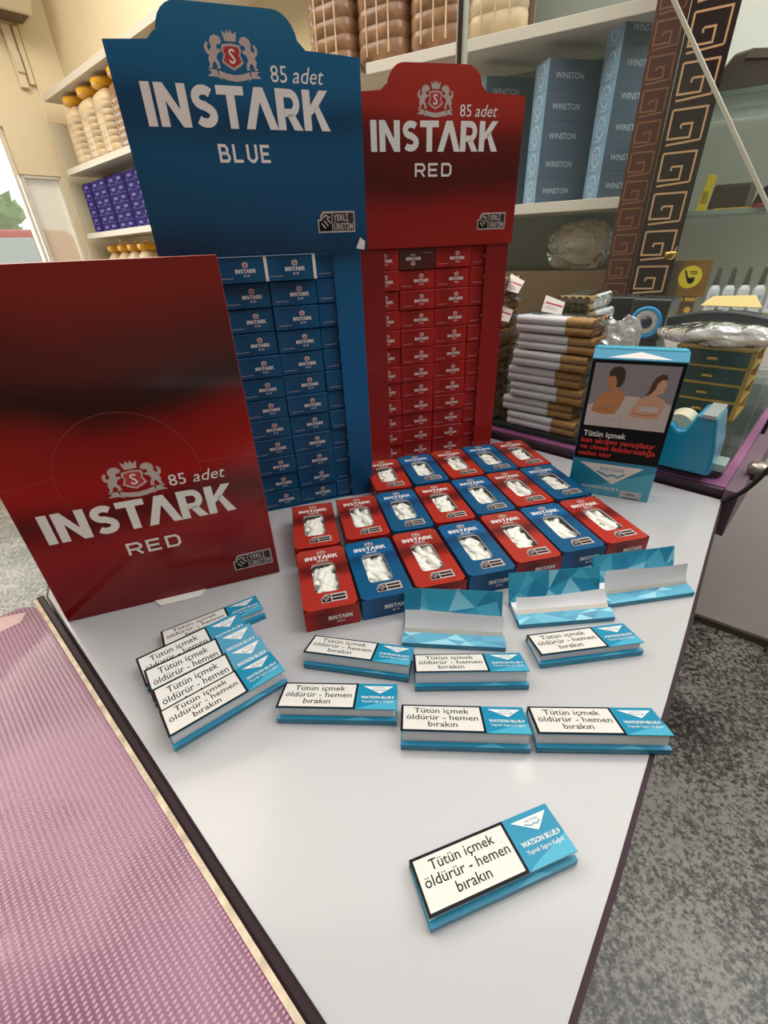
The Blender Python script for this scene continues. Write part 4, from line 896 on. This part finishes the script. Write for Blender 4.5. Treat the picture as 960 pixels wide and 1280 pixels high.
GOLD = mat('gold_metal', '#d9b04c', .3, metal=.35, var=.1); GGL = mat('green_mirror_glass', '#33493c', .12, coat=.8, var=.3, vscale=18)
t = thing('drawer_chest', 'small gold chest with four green glass drawers behind the tape dispenser', 'drawer chest', KP(110, 738, GZ), KROT)
m = MB(); w2 = 45; hh = 92
for x in (-w2, w2 - 5):
    for y in (0, 75): m.box(x, x + 5, y, y + 5, 0, hh, GOLD)
for k in range(5): m.box(-w2, w2, 0, 80, k * 22.2, k * 22.2 + 3, GOLD)
m.build('frame', t, bevel=.5)
for k in range(4):
    m = MB(); m.box(-w2 + 5.3, w2 - 5.3, 1.5, 70, k * 22.2 + 3.2, k * 22.2 + 21.8, GGL); dr = m.build('drawer', t, bevel=.5)
    m = MB(); m.cyl((0, 1.5, k * 22.2 + 12), (0, -3, k * 22.2 + 12), 1.6, 1.6, 10, GOLD); m.cyl((-6, -3, k * 22.2 + 12), (6, -3, k * 22.2 + 12), 1.8, 1.8, 10, GOLD); m.build('handle', dr)
m = MB(); m.box(-w2 + 5.2, w2 - 5.2, 75, 79, 3, 91, mat('amber_glass', '#7d6a3c', .2, coat=.5)); m.build('back_panel', t)

t = thing('desk_telephone', 'dark grey curved handset lying across the bag on the gold chest', 'handset', KP(112, 775, 113), KROT + R(-6))
DK = mat('dark_grey_plastic', '#2b3036', .4, coat=.2)
m = MB(); pts = [(x, 0, 24 + 12 * math.sin((x + 75) / 150 * PI)) for x in range(-70, 76, 8)]
n = len(pts); m.add([(x, -16, z) for x, _, z in pts] + [(x, 16, z) for x, _, z in pts] + [(x, 14, z - 14) for x, _, z in pts] + [(x, -16, z - 12) for x, _, z in pts],
      [(k * n + i, k * n + i + 1, ((k + 1) % 4) * n + i + 1, ((k + 1) % 4) * n + i) for k in range(4) for i in range(n - 1)] + [(0, n, 2 * n, 3 * n), (n - 1, 4 * n - 1, 3 * n - 1, 2 * n - 1)], DK)
m.build('body', t, bevel=1.5)
m = MB()
for i in range(7):
    for j in range(2): m.box(-10 + i * 10, -4 + i * 10, -9 + j * 10, -3 + j * 10, 34.4 - (i * .9), 36.6 - i * .9, mat('grey_key', '#8d949b', .5))
m.build('keys', t)
m = MB(); m.box(-66, -58, -14, 12, -2.5, 14, DK); m.box(60, 68, -14, 12, -2.5, 14, DK); m.build('rest', t)
o = MB(); o.prism([(-34, 0, 0), (36, -6, 2), (22, 26, 7), (-26, 24, 5)], (0, 0, .6), mat('cream_paper', '#d9c07e', .7)); o = o.build('paper_sheet', None, KP(118, 790, 152), (R(12), 0, KROT)); tag(o, 'cream folded paper sheet lying on the dark handset', 'paper')
o.location.z += 0

def speaker(label, s, b, rz):
    t = thing('speaker', label, 'speaker', KP(s, b, GZ), rz, 'pair of small black speakers')
    BK = mat('black_plastic', '#1c1d21', .35, coat=.3); BLR = mat('blue_ring', '#1487c4', .3)
    m = MB(); m.hexa([(-48, -30, 0), (48, -30, 0), (40, 40, 0), (-40, 40, 0)], [(-22, -26, 48), (22, -26, 48), (22, 30, 48), (-22, 30, 48)], BK); m.build('foot', t, bevel=3)
    m = MB(); m.prism([(-31, -34, 48), (31, -34, 48), (34, -30, 120), (-34, -30, 120)], (0, 68, 0), BK); m.plane((0, -34, 48), (1, 0, 0), (0, 4, 72)); m.text('hadl', 0, 53, 8, GREY, 'C', .01, lift=.3); m.build('cabinet', t, bevel=5, seg=3)
    m = MB(); y = -36; m.lathe([(28, 0), (28.5, 2.5), (25, 4), (22, 3)], 32, BLR, caps=False); rg = m.build('ring', t, (0, -33, 79), (R(90), 0, 0))
    m = MB(); m.lathe([(22, 1), (20, 3), (12, .5), (11, .5)], 32, mat('pale_cone', '#a9a5a6', .5), caps=False); m.build('cone', rg)
    m = MB(); m.lathe([(11, .6), (9, 3), (4, 5), (.1, 5.6)], 24, mat('dust_cap', '#23263a', .3)); m.build('dust_cap', rg)
    return t
speaker('black speaker with a blue ring, facing front beside the gold chest', 275, 1040, KROT)
s2 = clone([o for o in C.objects if o.name.startswith('speaker') and o.parent is None][0], KP(348, 1052, GZ), KROT - R(72), 'black speaker turned sideways, left of the one facing front')

# ------------------------------------------------------------------ on the low grey cabinet
CZ = 52
t = thing('pipe_tobacco_box', 'brown and gold box with a round yellow pipe emblem', 'box', RP(-113, 1400, CZ + 56), RROT)
BRB = mat('brown_gold_box', '#7d5a26', .4, coat=.3, var=.25, vscale=20)
m = MB(); m.box(-47, 47, 0, 40, 0, 78, BRB); m.plane((0, 0, 0), (1, 0, 0), (0, 0, 1)); m.rect(-46, -14, 2, 76, mat('grey_brown_panel', '#554634', .5), .2)
YD = mat('yellow_disc', '#d8c22c', .5); m.poly(arc(8, 42, 24, 24, 0, 350, 24), YD, .35)
m.poly([(-6, 56), (-3, 57), (4, 42), (8, 40), (18, 42), (18, 32), (13, 27), (6, 29), (1, 38)], BLACK, .5); m.rect(5, 20, 52, 54, BLACK, .5); m.rect(8, 22, 48, 50, BLACK, .5)
m.build('carton', t, bevel=1)
for i, (s, lb) in enumerate(((-108, 'left small gold box under the pipe emblem box'), (-134, 'right small gold box under the pipe emblem box'))):
    t = thing('gold_packet', lb, 'box', RP(s, 1402, CZ), RROT)
    m = MB(); m.box(-12, 12, 0, 36, 0, 55.5, BRB); m.plane((0, 0, 0), (1, 0, 0), (0, 0, 1)); m.rect(-11, 11, 2, 44, mat('packet_dark', '#4a3a2a', .5), .2); m.poly(arc(0, 26, 7, 7, 0, 345, 16), mat('packet_gold', '#c79a3e', .4), .35); m.rect(-11, 11, 46, 53, mat('packet_gold'), .2); m.build('carton', t, bevel=.6)
t = thing('brass_bowl', 'small brass bowl with a long pale handle on the pipe box', 'brass bowl', RP(-68, 1385, CZ + 134.6), RROT)
BRS = mat('brass', '#c7a04a', .25, metal=.85)
m = MB(); m.lathe([(5, 0), (11, 4), (14, 12), (14, 18), (12.5, 18), (12, 10), (3, 3)], 24, BRS); m.build('bowl', t)
m = MB(); m.tube([(6, 0, 14), (10, 2, 30), (-2, 8, 60), (-10, 12, 84)], 1.8, 8, mat('pale_handle', '#c5c8c0', .4)); m.build('handle', t)
BW = mat('bottle_white', '#c3c8cc', .35, coat=.3); BT = mat('bottle_dark_cap', '#4a4a44', .4); BG = mat('bottle_green_base', '#8f9a3c', .5)
bt = None
for i in range(5):
    s = -178 - i * 29; q = RP(s, 1404, CZ); lb = f'small white bottle with dark nozzle, {["leftmost", "second from left", "middle", "second from right", "rightmost"][i]} of the five on the right cabinet'
    if bt is None:
        bt = thing('bottle', lb, 'bottle', q, RROT, 'row of white bottles on the right cabinet')
        m = MB(); m.lathe([(11, 0), (12, 2), (12, 22), (12.2, 23)], 20, BG); m.build('base_band', bt)
        m = MB(); m.lathe([(12, 23), (12, 68), (10.5, 74), (6.5, 80)], 20, BW); m.build('body', bt)
        m = MB(); m.lathe([(6.5, 80), (6.8, 84), (5.6, 92), (4.4, 112), (3.4, 116)], 16, BT); m.build('nozzle', bt)
        m = MB(); m.plane((0, -12.4, 30), (1, 0, 0), (0, 0, 1)); m.box(-6, 6, -12.6, -11.4, 34, 60, mat('bottle_label', '#8f9bb0', .5)); m.build('label_patch', bt)
    else: clone(bt, q, RROT, lb)

# ------------------------------------------------------------------ on the glass wall shelves
t = thing('leather_bag', 'dark olive leather bag lying on the upper glass shelf', 'bag', RP(-150, 1500, 499), RROT)
OL = mat('olive_leather', '#4c4438', .5, var=.15, vscale=12)
m = MB(); m.prism([(-76, 0, 0), (120, 0, 0), (120, 0, 48), (60, 0, 58), (-20, 0, 68), (-50, 0, 64), (-76, 0, 28)], (0, 90, 0), OL); m.build('body', t, bevel=6, seg=3)
m = MB(); m.prism([(-30, -3, 52), (110, -3, 36), (110, -3, 44), (-22, -3, 66)], (0, 4, 0), mat('olive_flap', '#6a5f50', .5)); m.build('flap', t)
t = thing('wallet', 'brown wallet with a gold edge on the lower glass shelf', 'wallet', RP(-168, 1490, 285), RROT)
m = MB(); m.prism([(-42, 0, 2), (42, 0, 2), (44, 0, 46), (-38, 0, 48)], (0, 20, 0), mat('brown_leather', '#3c3026', .45, coat=.2)); m.build('body', t, bevel=2.5)
m = MB(); m.box(-30, 42, -1, 6, 0, 3, GOLD); m.box(30, 42, -1.4, 0, 4, 46, mat('wallet_clasp', '#6d6458', .3)); m.box(-38, 36, -.6, 18, 47.5, 49, mat('wallet_clasp')); m.build('gold_trim', t)
t = thing('yellow_packet', 'yellow packet with a barcode on the lower glass shelf', 'packet', RP(-114, 1488, 285), RROT)
m = MB(); m.prism([(-11, 0, 0), (8, 0, 0), (13, 0, 68), (-3, 0, 70)], (0, 26, 0), mat('yellow_card', '#d5c322', .45)); m.plane((0, 0, 0), (1, 0, 0), (0, 0, 1))
for i in range(5): m.rect(-6 + i * 2.4, -5 + i * 2.4, 14, 38, BLACK, .2)
m.build('carton', t, bevel=.8)
t = thing('dark_pouch', 'dark rounded pouch with a red base on the lower glass shelf, at the frame edge', 'pouch', RP(-252, 1490, 285), RROT)
m = MB(); m.lathe([(40, 6), (40, 12), (34, 32), (20, 44), (2, 48)], 24, mat('dark_cloth', '#1d1a1c', .7)); m.build('body', t); m = MB(); m.lathe([(41, 0), (41, 7), (39, 8)], 24, mat('red_band', '#7c1f24', .5)); m.build('band', t)

# ------------------------------------------------------------------ cable, wall fittings, ceiling lamps
BKC = mat('black_cable', '#141316', .5)
o = MB(); pts = [(49, 523, -14), (35, 522, -6), (22, 522, 9), (12, 524, 26), (4, 530, 50), (0, 560, 70), (4, 600, 84), (14, 640, 92), (24, 680, 60), (28, 690, 20)]
sp = []
for i in range(len(pts) - 1):
    p0, p1, p2, p3 = [Vector(pts[max(0, min(len(pts) - 1, i + j))]) for j in (-1, 0, 1, 2)]
    for q in range(6):
        f = q / 6; sp.append(.5 * ((2 * p1) + (p2 - p0) * f + (2 * p0 - 5 * p1 + 4 * p2 - p3) * f * f + (3 * p1 - p0 - 3 * p2 + p3) * f ** 3))
o.tube([KP(*p) - KP(20, 560) for p in sp], 2.2, 8, BKC); o = o.build('cable', None, KP(20, 560)); tag(o, 'black cable looping off the end of the purple counter', 'cable')
t = thing('air_conditioner', 'cream air conditioner high on the wall at top left', 'air conditioner', LP(3718, 1050, 1345), LROT - PI / 2)
m = MB(); m.prism([(-260, 0, 40), (-260, 40, 0), (-260, 190, 0), (-260, 235, 60), (-260, 240, 330), (-260, 0, 330)], (500, 0, 0), mat('appliance_cream', '#cfc2a8', .5)); m.build('body', t, bevel=8)
m = MB(); m.box(-240, 220, 60, 180, -4, 2, mat('louvre_dark', '#5d4c3a', .6)); m.build('louvre', t)
t = thing('cable_trunking', 'cream upright cable trunking on the wall under the air conditioner', 'trunking', LP(3720, 1240, 1085), LROT)
m = MB(); m.box(0, 28, -45, -5, 0, 255, CREAMW); m.box(0, 24, 8, 34, 20, 255, CREAMW); m.build('duct', t, bevel=3)
m = MB(); m.box(0, 40, -40, -4, 60, 150, mat('switch_box', '#d8cbb2', .5)); m.build('switch_box', t, bevel=4)
LAMP = mat('lamp_glow', '#fff4e4', .5, emit=22)
for (x, y), lb in (((630, 1209), 'round ceiling lamp above the purple counter'), ((-1515, 645), 'round ceiling lamp at the left of the shop'), ((1904, 1135), 'round ceiling lamp at the right of the shop')):
    t = thing('ceiling_lamp', lb, 'lamp', (x, y, 1985), 0, 'round ceiling lamps')
    m = MB(); m.lathe([(62, 24), (62, 4), (58, 0), (50, 2), (50, 24)], 28, mat('lamp_rim', '#d9d6d0', .4)); m.build('rim', t)
    m = MB(); m.cyl((0, 0, 3), (0, 0, 24), 49, 49, 28, LAMP); m.build('diffuser', t)
for o in list(C.objects):
    if o.type == 'EMPTY' and o.parent is None and not kids(o): bpy.data.objects.remove(o)
